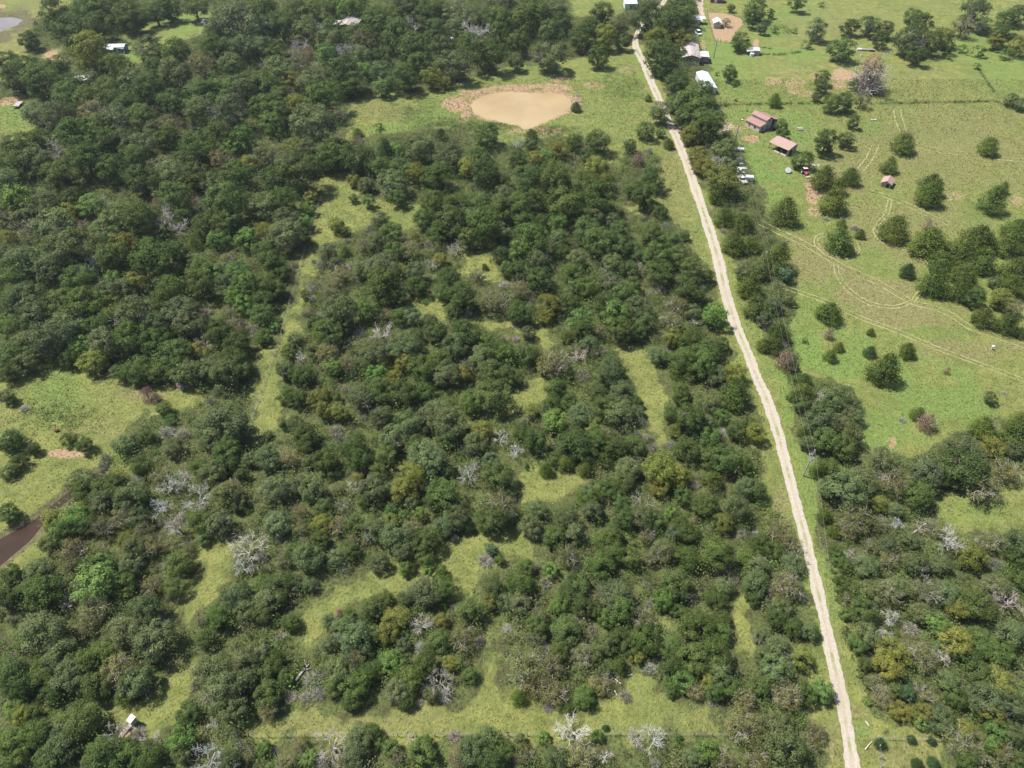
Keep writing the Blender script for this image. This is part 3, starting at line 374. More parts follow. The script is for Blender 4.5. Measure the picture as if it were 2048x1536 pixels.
1 3|o 60 60 75,o 180 60 95,O 300 60 68,O 430 70 55,O 90 170 100,O 60 280 80,o 280 370 85,o 200 170 65,d 60 220 50,d 210 480 48,O 30 600 85,o 150 680 85,o 60 760 100,o 100 950 105,b 100 1080 95,o 250 800 65,g 280 960 62,g 450 820 95,g 500 930 70,g 390 960 55,k 670 300 48,o 740 310 45,O 580 360 65,o 930 260 100,o 1030 190 75,o 880 340 55,O 700 430 95,O 800 500 120,o 920 460 75,y 1110 330 95,y 1060 450 85,c 1030 520 52,O 1370 130 135,O 1200 170 65,g 1400 220 38,o 1500 90 105,o 1700 280 125,d 1330 380 100,g 1280 430 62,g 1310 570 62,y 1480 370 65,b 1650 480 105,g 1790 520 55,o 1460 520 85,O 1180 550 55,O 580 560 75,b 800 660 75,O 680 760 115,o 620 890 75,o 800 870 105,o 770 990 75,o 900 790 75,o 1010 700 75,l 1100 680 100,o 1350 700 105,o 1200 830 105,O 1130 930 85,o 1200 1000 75,y 1560 700 58,o 1710 790 68,d 1470 850 95,g 1500 950 80,O 1400 950 65,g 1310 1010 45,d 610 1360 120,O 830 1280 120,o 930 1260 85,O 780 1420 115,o 1000 1330 65,l 60 1380 55,g 140 1400 48,b 350 1350 75,b 240 1480 75,l 430 1460 65,d 1240 1300 40,l 1080 1380 75,l 1320 1420 115,l 1350 1330 70,b 1120 1450 65,g 1580 1280 65,O 1850 1290 125,O 1750 1400 120,b 1620 1450 85,o 1980 1400 75,o 1880 1470 105,o 1900 100 105,y 1880 210 75,O 2000 190 75,g 2010 410 48
2 3|o 60 60 105,g 270 50 60,o 520 80 105,o 450 150 80,b 650 170 55,O 50 200 85,l 380 240 65,o 560 240 80,O 830 150 120,g 970 190 55,o 870 260 100,b 1040 340 110,l 760 340 65,o 660 280 55,o 200 400 75,b 220 320 65,o 420 430 105,g 640 430 55,o 1290 60 115,g 1080 70 45,l 1200 200 80,l 1310 270 55,g 1440 170 55,g 1110 220 45,o 1640 180 78,O 1700 80 65,O 1950 60 95,o 1930 170 65,o 1470 380 145,o 1680 450 85,o 1680 340 65,o 1270 560 110,o 1070 500 110,o 950 560 75,o 860 500 75,O 750 560 75,y 990 640 55,c 860 720 78,g 1110 740 65,o 1270 700 85,o 1450 660 120,o 1620 620 120,O 1650 760 110,l 1370 840 85,l 1260 860 45,o 1280 920 55,y 1560 840 75,b 1460 920 70,o 1620 920 95,o 1760 900 85,O 1990 480 75,O 1990 640 85,o 1980 880 70,g 460 550 55,O 200 500 65,b 560 640 85,o 370 610 75,o 660 660 58,O 740 760 48,b 120 700 140,b 300 720 100,g 370 750 55,b 180 840 120,b 330 930 100,g 290 1050 55,c 60 970 75,g 400 890 55,b 700 860 85,o 580 980 95,l 590 920 55,c 450 1060 48,d 490 1230 125,d 990 1290 80,d 1140 1300 120,C 750 1215 34,O 60 1320 65,b 100 1430 75,k 30 1460 38,l 250 1290 55,d 750 1440 60,O 350 1460 95,b 550 1450 105,l 680 1280 55,s 1330 1310 55,l 1560 1400 85,O 1440 1450 65,b 1700 1480 85,b 1850 1190 130,b 1850 990 85,g 1610 1000 52,O 2000 1300 65,b 1950 1450 95
3 3|b 150 60 105,b 60 150 85,O 100 250 85,o 60 330 75,O 330 430 85,o 200 400 75,y 250 640 85,O 80 600 105,O 60 750 105,o 100 860 80,l 430 910 105,o 300 930 100,b 160 970 100,O 130 1350 140,O 60 1200 105,b 380 1230 75,b 330 1330 80,b 430 1300 55,o 600 60 75,l 560 110 38,l 610 300 55,b 640 180 55,o 700 100 75,O 780 120 100,o 760 280 95,O 870 70 65,b 950 130 95,O 1040 90 80,d 970 330 80,d 930 480 60,g 1150 410 80,O 1230 300 80,b 1250 130 105,O 1420 150 105,y 1520 240 95,l 1340 370 95,o 1680 230 120,d 1930 200 120,O 1820 80 85,o 2000 30 75,O 1950 450 105,y 1500 530 110,o 1700 480 85,o 1850 600 95,o 1750 580 75,o 1600 660 80,d 1390 650 80,O 1380 560 55,b 1230 640 105,y 1000 620 115,y 960 740 100,o 720 550 85,l 680 500 45,O 800 470 85,o 780 700 68,b 850 850 75,d 1210 890 50,d 920 900 40,t 1110 940 55,o 1000 900 65,b 920 960 80,y 1060 1080 95,y 1240 1100 70,l 1230 1170 55,t 1370 1080 55,O 1370 1150 85,o 1430 1230 65,b 1290 980 65,o 1500 960 85,O 1450 850 80,o 1700 800 105,y 1850 850 110,O 1750 1000 120,y 1780 1120 90,O 1980 1050 85,l 1830 1240 75,b 1550 1320 110,y 1560 1230 70,b 1650 1430 80,o 1600 1480 85,O 1950 1250 85,l 1800 1350 65,b 1880 1400 85,o 1980 1480 85,C 900 1340 50,C 1150 1310 42,C 1310 1320 33,C 1190 1500 48,C 1330 1490 48,l 800 1010 32
'''
# =============== BUILDINGS, VEHICLES, POLES, FENCES AND THINGS IN THE YARDS ===============
def metal(name, c, rough=.45, n=.12): return mat(name, c, rough, n, 1.3, 0.5)
M_white = metal('white_metal', (.66, .67, .68)); M_blue = metal('pale_blue_metal', (.62, .70, .80)); M_rust = mat('rusty_red_roofing', (.33, .21, .185), .7, 0, 1.6, .3, (.26, .15, .135))
M_pink = mat('faded_pink_boards', (.60, .48, .45), .85, .18, 2.0); M_greyp = mat('weathered_boards', (.42, .37, .36), .9, .3, 2.5); M_shing = mat('grey_brown_shingles', (.44, .38, .37), .9, .18, 3.0)
M_brown = mat('brown_siding', (.25, .17, .14), .8, .25, 1.5); M_dark = mat('near_black_and_painted_shade', (.03, .026, .024), .9); M_glass = mat('window_glass', (.05, .06, .07), .1, spec=.6)  # M_dark: near-black for dark things, and for shade painted under deck and in doorway
M_wood = mat('pale_sawn_wood', (.55, .46, .38), .85, .25, 3.0); M_pole = mat('weathered_pole_wood', (.17, .14, .11), .9, .35, 2.0); M_grey = mat('grey_paint', (.45, .45, .46), .6, .15)
M_red = mat('tractor_red_paint', (.50, .09, .12), .4, .2); M_tyre = mat('rubber', (.025, .025, .026), .9); M_teal = mat('teal_canopy_cloth', (.36, .50, .50), .6, .1); M_green = mat('green_tarp', (.10, .42, .30), .6, .2)
M_redb = mat('barn_red_boards', (.30, .05, .05), .8, .25); M_tan = mat('tan_feed_heap', (.70, .48, .25), .9, .2); M_galv = metal('galvanised_metal', (.50, .52, .54), .35); M_bluew = mat('blue_wall', (.09, .14, .20), .7, .1)
M_car = mat('faded_blue_car_paint', (.36, .40, .52), .35, .15); M_carr = mat('rusty_orange_car_paint', (.55, .33, .22), .6, .2); M_conc = mat('pale_concrete', (.52, .50, .45), .9, .2); M_wire = mat('fence_wire', (.30, .29, .28), .6)
def rot(p0, p1):
    (x0, y0), (x1, y1) = p0, p1; return math.atan2(y1-y0, x1-x0)
def windows(t, L, items, m=None):
    """each window: (x, y, z, wide, high, facing) in the building's own frame; a frame with its pane as a sub-part"""
    for x, y, z, ww, hh, face in items:
        d = .05; mb = MB(); r = {'y-': (0, -1), 'y+': (0, 1), 'x+': (1, 0), 'x-': (-1, 0)}[face]
        if r[0] == 0: mb.box(x, y+r[1]*.03, z, ww+.16, .06, hh+.16); pn = MB().box(x, y+r[1]*.065, z, ww, .03, hh)
        else: mb.box(x+r[0]*.03, y, z, .06, ww+.16, hh+.16); pn = MB().box(x+r[0]*.065, y, z, .03, ww, hh)
        f = mb.build('window', M_white, t); pn.build('pane', M_glass, f)
def gable_house(name, label, cat, loc, rz, L, Wd, h, rise, wallm, roofm, over=.35, wins=(), door=None, ridge=.5, slope_th=.09):
    """long side along local x, front at local y-"""
    t = thing(name, label, cat, (*loc, 0), rz); y0, y1 = -Wd/2, Wd/2; yr = y0+Wd*ridge
    MB().prism([(y0, -.1), (y1, -.1), (y1, h), (yr, h+rise), (y0, h)], -L/2, L/2).build('wall', wallm, t)
    s0 = rise/(yr-y0); s1 = rise/(y1-yr); mb = MB(); X = L/2+over; g = .02
    mb.slab([(-X, y0-over, h-over*s0+g), (X, y0-over, h-over*s0+g), (X, yr, h+rise+g), (-X, yr, h+rise+g)], slope_th)
    mb.slab([(-X, yr+.004, h+rise+g), (X, yr+.004, h+rise+g), (X, y1+over, h-over*s1+g), (-X, y1+over, h-over*s1+g)], slope_th)
    rf = mb.build('roof', roofm, t); MB().box(0, yr, h+rise+g+slope_th+.02, 2*X, .3, .05).build('ridge_cap', roofm, rf)
    if wins: windows(t, L, wins)
    if door:
        x, y, face = door; sx, sy = (.9, .08) if face[0] == 'y' else (.08, .9); dd = MB().box(x, y, 1.0, sx, sy, 2.0).build('door', M_white, t); MB().box(x+(.3 if sx > .5 else .06), y+(-.06 if sx > .5 else .3), 1.0, .06, .06, .12).build('handle', M_dark, dd)
    return t
def legs(t, pts, h, r=.06, m=None, name='post'):
    for x, y in pts: MB().box(x, y, h/2, r*2, r*2, h).build(name, m or M_pole, t)
def canopy(name, label, cat, loc, rz, L, Wd, h0, h1, roofm, postm=None, th=.1, inner=None):
    """roof on posts, front (y-) height h0, back h1"""
    t = thing(name, label, cat, (*loc, 0), rz)
    MB().slab([(-L/2, -Wd/2, h0), (L/2, -Wd/2, h0), (L/2, Wd/2, h1), (-L/2, Wd/2, h1)], th).build('roof', roofm, t)
    k = .94; legs(t, [(-L/2*k, -Wd/2*k), (L/2*k, -Wd/2*k), (L/2*k, Wd/2*k), (-L/2*k, Wd/2*k)], min(h0, h1)-.02, .07, postm or M_pole)
    return t

# --- white roofed trailer home, far left ---
P = at(229, 103); rz = R(3)
t = gable_house('trailer_home', 'long white-roofed trailer home behind the yellow-green tree at the far left', 'trailer home', P, rz, 11.2, 4.0, 2.5, .5, M_bluew, M_white, .2,
    [(-3.8, -2.0, 1.5, 1.1, .8, 'y-'), (3.4, -2.0, 1.5, 1.1, .8, 'y-')], (2.2, -2.03, 'y-'))
MB().slab([(-1.8, -4.1, 2.2), (1.5, -4.1, 2.2), (1.5, -2.2, 2.45), (-1.8, -2.2, 2.45)], .08).build('porch_roof', M_white, t); legs(t, [(-1.6, -4.0), (1.3, -4.0)], 2.2, .06, M_white); MB().box(-.1, -3.3, .2, 3.2, 1.9, .35).build('porch_deck', M_wood, t)
canopy('shade_canopy', 'square teal shade canopy at the corner of the white trailer home', 'canopy', at(246.5, 105), R(-6), 2.9, 2.4, 2.0, 2.2, M_teal, M_galv)
t = thing('scrap_pile', 'small dark pile of scrap on the lawn in front of the trailer home', 'scrap pile', (*at(252, 108), 0)); MB().box(0, 0, .25, 1.3, .6, .5, .3).box(.9, .1, .2, .6, .6, .4, .8).build('boxes', M_dark, t); MB().box(-.6, -.1, .45, .5, .4, .3).build('crate', M_greyp, t)
# --- sheds hidden under the oaks, far left ---
t = gable_house('metal_shed', 'bluish white metal-roofed shed glinting between the far left oaks', 'shed', at(168, 167), R(12), 8.5, 5.0, 2.2, .6, M_bluew, M_white, .3, [(-2, -2.5, 1.3, .9, .7, 'y-')], (1.5, -2.53, 'y-'))
t = gable_house('lean_to_shed', 'small white-roofed shed left of the metal shed under the far left oaks', 'shed', at(146, 167), R(20), 4.0, 3.0, 1.9, .4, M_galv, M_white, .2, [], (0, -1.53, 'y-'))
# --- flatbed trailer ---
t = thing('flatbed_trailer', 'pale grey flatbed trailer parked on the lawn at the left edge', 'trailer', (*at(37, 212), 0), rot(at(33, 216), at(42, 206)))
MB().box(0, 0, .72, 5.2, 2.2, .16).build('deck', M_greyp, t); MB().box(-2.65, 0, .95, .12, 2.2, .5).build('headboard', M_conc, t); MB().tube((2.6, .8, .62), (4.0, 0, .55), .06).tube((2.6, -.8, .62), (4.0, 0, .55), .06).build('tow_bar', M_dark, t)
for sx in (-.5, .5):
    for sy in (-1, 1): MB().tube((sx*.9, sy*1.16, .36), (sx*.9, sy*.96, .36), .36, n=14).build('wheel', M_tyre, t)
def car(name, label, cat, loc, rz, body, hood, Lc=4.4, Wc=1.75, Hc=1.45):
    t = thing(name, label, cat, (*loc, 0), rz)
    b_ = MB().prism([(-Wc/2, .35), (Wc/2, .35), (Wc/2, .85), (Wc/2-.12, .92), (-Wc/2+.12, .92), (-Wc/2, .85)], -Lc/2, Lc/2).build('body', body, t)
    MB().box(-.25, 0, .92+(Hc-.92)/2, Lc*.48, Wc*.88, Hc-.92, 0, .82).build('cabin', M_glass, t); MB().box(-.25, 0, Hc+.02, Lc*.40, Wc*.73, .05).build('roof', body, t); MB().box(Lc*.36, 0, .945, Lc*.26, Wc*.82, .05).build('bonnet', hood, t)
    for sx in (-1, 1):
        for sy in (-1, 1):
            w_ = MB().tube((sx*Lc*.31, sy*(Wc/2+.02), .33), (sx*Lc*.31, sy*(Wc/2-.2), .33), .33, n=14).build('wheel', M_tyre, t); MB().tube((sx*Lc*.31, sy*(Wc/2+.05), .33), (sx*Lc*.31, sy*(Wc/2+.02), .33), .18, n=10).build('rim', M_galv, w_)
    for sy in (-1, 1): MB().box(Lc/2+.02, sy*Wc*.36, .68, .06, .28, .16).build('headlight', M_white, t)
    return t
car('parked_car', 'faded blue and rust-orange car parked in the small clearing at the upper left', 'car', at(408.5, 46), R(-92), M_car, M_carr, 5.0, 1.9)
car('parked_van', 'white car parked beside the grey-brown farmhouse under the roadside oaks', 'car', at(1396, 69), R(-80), M_white, M_white, 5.0, 1.9, 1.9)
# --- house in the tree belt ---
t = gable_house('tree_belt_house', 'grey-brown roofed house in the narrow gap of the far tree belt', 'house', at(702, 55), R(80), 12, 8.0, 2.6, 1.0, M_brown, M_shing, .5, [(2, -4.0, 1.5, 1.2, 1.0, 'y-'), (-6.0, 0, 1.5, 1.2, 1.0, 'x-')], (-1, -4.03, 'y-'))
MB().slab([(-5.5, 4.4, 2.5), (1.5, 4.4, 2.5), (1.5, 8.0, 2.2), (-5.5, 8.0, 2.2)], .1).build('carport_roof', M_white, t); legs(t, [(-5.2, 7.8), (1.2, 7.8)], 2.2, .07, M_white)
canopy('green_tarp_shelter', 'small green tarp shelter between bare trees in the far tree belt', 'shelter', at(644, 74), R(5), 3.2, 3.0, 2.4, 2.7, M_green, M_galv)
t = thing('stock_tank', 'white tank glimpsed under the trees above the pond meadow', 'tank', (*at(741, 118), 0)); MB().tube((-.9, 0, .9), (.9, 0, .9), .75, n=14).build('barrel', M_white, t); MB().box(-.6, 0, .15, .2, 1.2, .3).build('cradle', M_pole, t); MB().box(.6, 0, .15, .2, 1.2, .3).build('cradle', M_pole, t)
t = thing('white_camper', 'white camper mostly hidden by trees in the far tree belt', 'camper', (*at(897, 88), 0), R(15)); MB().box(0, 0, 1.5, 5.0, 2.2, 2.0, 0, .96).build('body', M_white, t); windows(t, 5, [(-1, -1.1, 1.7, .9, .6, 'y-'), (1.4, -1.1, 1.7, .7, .6, 'y-')])
for sy in (-1, 1): MB().tube((.2, sy*1.12, .34), (.2, sy*.9, .34), .34, n=12).build('wheel', M_tyre, t)
# --- pale blue open barn at the top edge ---
t = thing('open_barn', 'pale blue metal-roofed barn with an open dark front at the top edge', 'barn', (*at(1259.5, 15), 0), R(1)); L, Wd, h = 6.0, 6.5, 2.7
MB().box(0, Wd/2-.1, h/2, L, .12, h).box(-L/2+.06, 0, h/2, .12, Wd-.26, h-.05).box(L/2-.06, 0, h/2, .12, Wd-.26, h-.05).box(-L/2+1.15, -Wd/2+.06, h/2-.1, 2.1, .1, h-.25).build('wall', M_blue, t)
MB().slab([(-L/2-.3, -Wd/2-.3, h), (L/2+.3, -Wd/2-.3, h), (L/2+.3, Wd/2+.3, h+.7), (-L/2-.3, Wd/2+.3, h+.7)], .1).build('roof', M_blue, t); legs(t, [(L/2-.2, -Wd/2+.1)], h-.1, .08)
t = thing('hay_stack', 'brown bale stack inside the open pale blue barn', 'bales', (*at(1262, 15), 0)); MB().box(0, 0, .6, 1.4, 1.2, 1.2).box(1.3, .1, .4, 1.0, 1.2, .8).build('bales', M_wood, t)
# --- red and white barn at the top ---
t = gable_house('red_barn', 'dark red barn with a white door cut by the top edge', 'barn', at(1432, 3), R(-10), 6.0, 5.0, 2.6, 1.2, M_redb, M_white, .3, [(1.9, -2.5, 1.5, .8, .8, 'y-')]); MB().box(-.4, -2.56, 1.25, 1.6, .1, 2.5).build('barn_door', M_white, t)
# --- dirt paddock pavilion ---
t = gable_house('white_pavilion', 'white gable-roofed pavilion standing in the bare dirt paddock', 'pavilion', at(1433, 53), R(82), 4.8, 3.2, 2.4, .8, M_conc, M_white, .55); legs(t, [(-2.8, -2.0), (-2.8, 2.0), (2.8, -2.0), (2.8, 2.0)], 2.05, .08, M_pole)
# --- carport behind the roadside oaks ---
canopy('carport', 'white flat-roofed carport right of the roadside oaks near the top', 'carport', at(1401, 47), R(-4), 3.7, 3.4, 2.5, 2.6, M_white, M_pole)
gable_house('oak_shaded_cottage', 'white-roofed cottage mostly hidden by oaks left of the carport', 'cottage', at(1390, 46), R(-4), 4.0, 5.0, 2.4, .6, M_conc, M_white, .3, [(-.8, -2.5, 1.4, .9, .8, 'y-')], (1.0, -2.53, 'y-'))
# --- farmhouse ---
F = at(1397.5, 129.5); rz = R(-6); Lh, Wh = 15.5, 7.2; cx = F[0]-Wh/2*math.cos(rz)-Lh/2*math.sin(rz); cy = F[1]-Wh/2*math.sin(rz)+Lh/2*math.cos(rz)
t = gable_house('farmhouse', 'grey-brown shingled farmhouse beside the roadside oaks', 'house', (cx, cy), rz+math.pi/2, Lh, Wh, 3.0, .95, M_brown, M_shing, .5, [(-Lh/2, 1.6, 1.9, 1.0, 1.0, 'x-'), (-Lh/2, -1.4, 1.9, 1.0, 1.0, 'x-'), (3, -Wh/2, 1.8, 1.0, 1.0, 'y-')], (-1.5, -Wh/2-.03, 'y-'))
MB().box(-Lh/2-.06, 0, .45, .1, Wh, .9).build('skirting', M_blue, t); MB().box(-Lh/2-.14, -Wh/2+.1, 1.55, .16, .2, 3.0).build('corner_post', M_white, t); MB().box(-2.0, -Wh/2-.25, 3.9, .35, .35, .5).build('vent_pipe', M_dark, t)
q = MB().slab([(-6.0, -Wh/2-4.2, 2.75), (-6.0, -Wh/2-.55, 2.85), (.2, -Wh/2-.55, 2.85), (.2, -Wh/2-4.2, 2.75)], -.1).build('porch_roof', M_white, t)
MB().box(-2.9, -Wh/2-2.2, .55, 6.0, 3.8, .14).build('porch_deck', M_greyp, t)
MB().box(-5.85, -Wh/2-2.2, 1.35, .08, 3.8, .1).box(-5.85, -Wh/2-2.2, .95, .06, 3.8, .08).box(-2.9, -Wh/2-4.05, 1.35, 6.0, .08, .1).build('porch_railing', M_wood, t)
legs(t, [(-5.8, -Wh/2-4.0), (-2.9, -Wh/2-4.0), (0, -Wh/2-4.0), (-5.8, -Wh/2-.8)], 2.7, .07, M_pole); MB().box(-2.9, -Wh/2-2.2, .25, 5.6, 3.4, .45).build('porch_shade_box', M_dark, t)  # last box: near-black, puts the shade beneath the deck into colour
# --- long white mobile shed ---
C0 = at(1402, 158); C1 = at(1419, 188); rz = rot(C1, C0); mx = ((C0[0]+C1[0])/2, (C0[1]+C1[1])/2)
t = gable_house('white_mobile_home', 'long pale white mobile home reaching out of the roadside trees', 'mobile home', mx, rz, math.dist(C0, C1)+1, 4.6, 2.6, .55, M_white, metal('lavender_white_roof', (.62, .66, .74)), .2, [(2.5, 2.3, 1.5, 1.0, .9, 'y+'), (-2.5, 2.3, 1.5, 1.0, .9, 'y+'), (5.0, -2.3, 1.5, 1.0, .9, 'y-')], (0, 2.33, 'y+'))
# --- small tin shed below the oak ---
t = thing('tin_shed', 'low grey and white tin-roofed shed at the foot of the round oak', 'shed', (*at(1505.5, 108), 0), R(-4))
MB().box(1.0, 0, 1.0, 2.9, 3.4, 2.0).build('wall', M_greyp, t); MB().slab([(-.6, -1.9, 2.02), (2.6, -1.9, 2.02), (2.6, 1.9, 2.25), (-.6, 1.9, 2.25)], .08).build('roof', M_galv, t)
MB().slab([(-3.2, -1.7, 1.6), (-.62, -1.7, 1.75), (-.62, .8, 1.85), (-3.2, .8, 1.7)], .08).build('lean_to_roof', M_white, t); legs(t, [(-3.0, -1.5), (-3.0, .6)], 1.6, .06)
t = thing('water_tank', 'round white water tank in front of the tin shed', 'tank', (*at(1503.5, 111.5), 0)); MB().tube((0, 0, 0), (0, 0, 1.1), .95, .95, 18).tube((0, 0, 1.1), (0, 0, 1.35), .95, .3, 18).build('tank', M_white, t); MB().tube((0, 0, 1.35), (0, 0, 1.5), .28, n=12).build('lid', M_dark, t)
# --- culvert and white tank at the grove ---
t = thing('fallen_culvert', 'grey corrugated pipe with a white end lying by the far right grove', 'pipe', (*at(1734, 102), 0), R(-6)); MB().tube((-2.5, 0, .5), (3.2, 0, .5), .45, n=12).build('pipe', M_greyp, t); MB().tube((-4.4, .2, .55), (-2.6, 0, .55), .62, .58, 14).build('end_tank', M_white, t); MB().box(1.8, -.5, .35, 2.0, .7, .7).build('dark_crate', M_dark, t)
t = thing('white_drum', 'small white drum in the weeds below the grey culvert', 'drum', (*at(1721.5, 113), 0)); MB().tube((0, 0, 0), (0, 0, .9), .38, n=14).build('drum', M_white, t); MB().tube((0, 0, .9), (0, 0, .95), .33, n=14).build('lid', M_galv, t)
t = thing('white_boat', 'little white boat upturned in the shade of the far right grove', 'boat', (*at(1777, 104), 0), R(-15)); MB().prism([(-.5, 0), (.5, 0), (.3, .5), (-.3, .5)], -1.1, 1.1).build('hull', M_white, t); MB().box(0, 0, .53, 1.9, .08, .06).build('keel', M_galv, t)
# --- pink barn ---
A = at(1489.5, 252); B = at(1517, 265.5); L = math.dist(A, B); rz = rot(A, B); nrm = (-math.sin(rz), math.cos(rz)); Dp = 9.6; cx = (A[0]+B[0])/2+nrm[0]*Dp/2; cy = (A[1]+B[1])/2+nrm[1]*Dp/2
t = thing('pink_barn', 'faded pink two-level barn with rusty red roofs in the farmyard', 'barn', (cx, cy, 0), rz); hx = L/2; yf = -Dp/2
MB().prism([(yf, -.1), (yf+6.4, -.1), (yf+6.4, 3.5), (yf+4.7, 4.7), (yf+3.0, 4.0), (yf+3.0, 2.95), (yf, 2.35)], -hx, hx).build('wall', M_pink, t)
r1 = MB().slab([(-hx-.3, yf-.35, 2.32), (hx+.3, yf-.35, 2.32), (hx+.3, yf+2.98, 3.0), (-hx-.3, yf+2.98, 3.0)], .08).build('lower_roof', M_rust, t)
mb = MB().slab([(-hx-.35, yf+2.65, 3.92), (hx+.35, yf+2.65, 3.92), (hx+.35, yf+4.7, 4.76), (-hx-.35, yf+4.7, 4.76)], .08).slab([(-hx-.35, yf+4.704, 4.76), (hx+.35, yf+4.704, 4.76), (hx+.35, yf+6.8, 3.6), (-hx-.35, yf+6.8, 3.6)], .08); r2 = mb.build('upper_roof', M_rust, t); MB().box(0, yf+4.7, 4.87, 2*hx+.7, .3, .05).build('ridge_cap', M_rust, r2)
MB().slab([(-hx-.3, yf+6.82, 3.5), (hx+.3, yf+6.82, 3.5), (hx+.3, yf+9.9, 2.6), (-hx-.3, yf+9.9, 2.6)], .08).build('back_roof', M_rust, t); MB().box(0, Dp/2-.1, 1.25, L, .12, 2.5).box(-hx+.06, Dp/2-1.6, 1.25, .12, 2.9, 2.5).build('back_wall', M_greyp, t); legs(t, [(hx-.1, Dp/2-.1)], 2.5, .09)
windows(t, L, [(-hx*.45, yf, 1.3, .7, .9, 'y-'), (hx*.35, yf, 1.3, .9, .9, 'y-'), (hx, yf+1.5, 1.2, .8, .8, 'x+'), (hx, yf+4.7, 3.4, .8, .7, 'x+')]); dd = MB().box(hx+.05, yf+4.2, 1.05, .08, 1.1, 2.1).build('door', M_greyp, t); MB().box(hx+.12, yf+4.6, 1.0, .06, .06, .2).build('handle', M_dark, dd)
def clutter(name, label, loc, n, m, seed, spread=1.2, cat='junk'):
    g = random.Random(seed); t = thing(name, label, cat, (*loc, 0)); mb = MB(); mc = MB()
    for i in range(n):
        q_ = mb if i % 3 else mc; q_.box(g.uniform(-1, 1)*spread, g.uniform(-1, 1)*spread*.7, .15+g.uniform(0, .25), g.uniform(.3, 1.0), g.uniform(.25, .7), g.uniform(.2, .6), g.uniform(0, 3))
    mb.build('boards', m, t); mc.build('boxes', M_grey, t); return t
clutter('barn_junk', 'white and pale junk heaped at the open corner of the pink barn', at(1541, 251), 9, M_conc, 3, 1.6)
clutter('barn_boards', 'pale boards leaning just outside the pink barn opening', at(1547, 246), 6, M_white, 5, 1.0)
clutter('yard_scrap', 'small dark scrap heap between the pink barn and the oak', at(1547.5, 259), 5, M_dark, 6, .7)
clutter('white_bucket_pair', 'two white buckets in the grass left of the pink barn', at(1485.5, 241), 2, M_white, 8, .4, 'buckets')
# --- open red-roofed shed ---
A = at(1537, 297); B = at(1573, 313); L = math.dist(A, B); rz = rot(A, B); nrm = (-math.sin(rz), math.cos(rz)); Dp = 5.2; cx = (A[0]+B[0])/2+nrm[0]*Dp/2; cy = (A[1]+B[1])/2+nrm[1]*Dp/2
t = thing('open_red_shed', 'open-fronted shed with a salmon red metal roof below the pink barn', 'shed', (cx, cy, 0), rz); hx = L/2; yf = -Dp/2; M_salm = mat('salmon_metal_roof', (.36, .24, .20), .6, .08, 1.0, .4)
MB().slab([(-hx-.3, yf-.3, 2.35), (hx+.3, yf-.3, 2.35), (hx+.3, yf+3.9, 3.45), (-hx-.3, yf+3.9, 3.45)], .09).slab([(-hx-.3, yf+3.904, 3.45), (hx+.3, yf+3.904, 3.45), (hx+.3, yf+5.5, 2.9), (-hx-.3, yf+5.5, 2.9)], .09).build('roof', M_salm, t)
MB().box(0, Dp/2-.08, 1.35, L, .1, 2.7).build('back_wall', M_greyp, t); MB().prism([(yf, 0), (Dp/2-.14, 0), (Dp/2-.14, 2.85), (yf+3.9, 3.4), (yf, 2.3)], hx-.12, hx).build('end_wall', M_greyp, t); legs(t, [(-hx+.1, yf+.1), (-hx*.33, yf+.1), (hx*.33, yf+.1), (hx-.3, yf+.06)], 2.3, .08)
windows(t, L, [(hx, yf+3.4, 2.2, .6, .6, 'x+')]); MB().box(hx+.04, yf+1.9, .85, .08, 1.1, 1.7).build('door', M_dark, t)
clutter('shed_contents', 'dark goods stored beneath the salmon red roof', (cx+nrm[0]*.8, cy+nrm[1]*.8), 10, M_dark, 9, 2.0, 'goods')
for k, (px, py) in enumerate(((1553, 305), (1566, 310.5))):
    t = thing('board_stack', ('left' if k == 0 else 'right')+' stack of pale boards along the open front of the salmon-roofed shed', 'boards', (*at(px, py), 0), rz); MB().box(0, 0, .15, 2.4, .5, .3).build('boards', M_wood, t); MB().box(0, 0, .36, 2.2, .4, .1).build('top_board', M_conc, t)
t = thing('white_cabinet', 'white cabinet against the end wall of the salmon-roofed shed', 'cabinet', (*at(1584.5, 303), 0), rz); MB().box(0, 0, .6, 1.4, .9, 1.2).build('case', M_white, t); MB().box(0, 0, 1.23, 1.5, 1.0, .06).build('top', M_conc, t)
# --- small red-roofed shed ---
p1 = at(1769.8, 364.2, 2.5); p2 = at(1776.6, 352.5, 2.5); rz = rot(p1, p2); c = at(1772.5, 370); Lr = math.dist(p1, p2)
t = gable_house('little_red_roofed_shed', 'tiny shed with a striped rusty red gable roof overgrown with vines', 'shed', c, rz, Lr*.85, 3.0, 1.5, .8, M_greyp, mat('striped_red_roofing', (.46, .33, .31), .6, 0, 3.0, .3, (.30, .15, .13)), .3)
MB().box(-Lr*.43-.04, -.6, .7, .06, .9, 1.3).build('door_opening', M_dark, t)  # near-black slab on the solid wall, painted as a shaded doorway
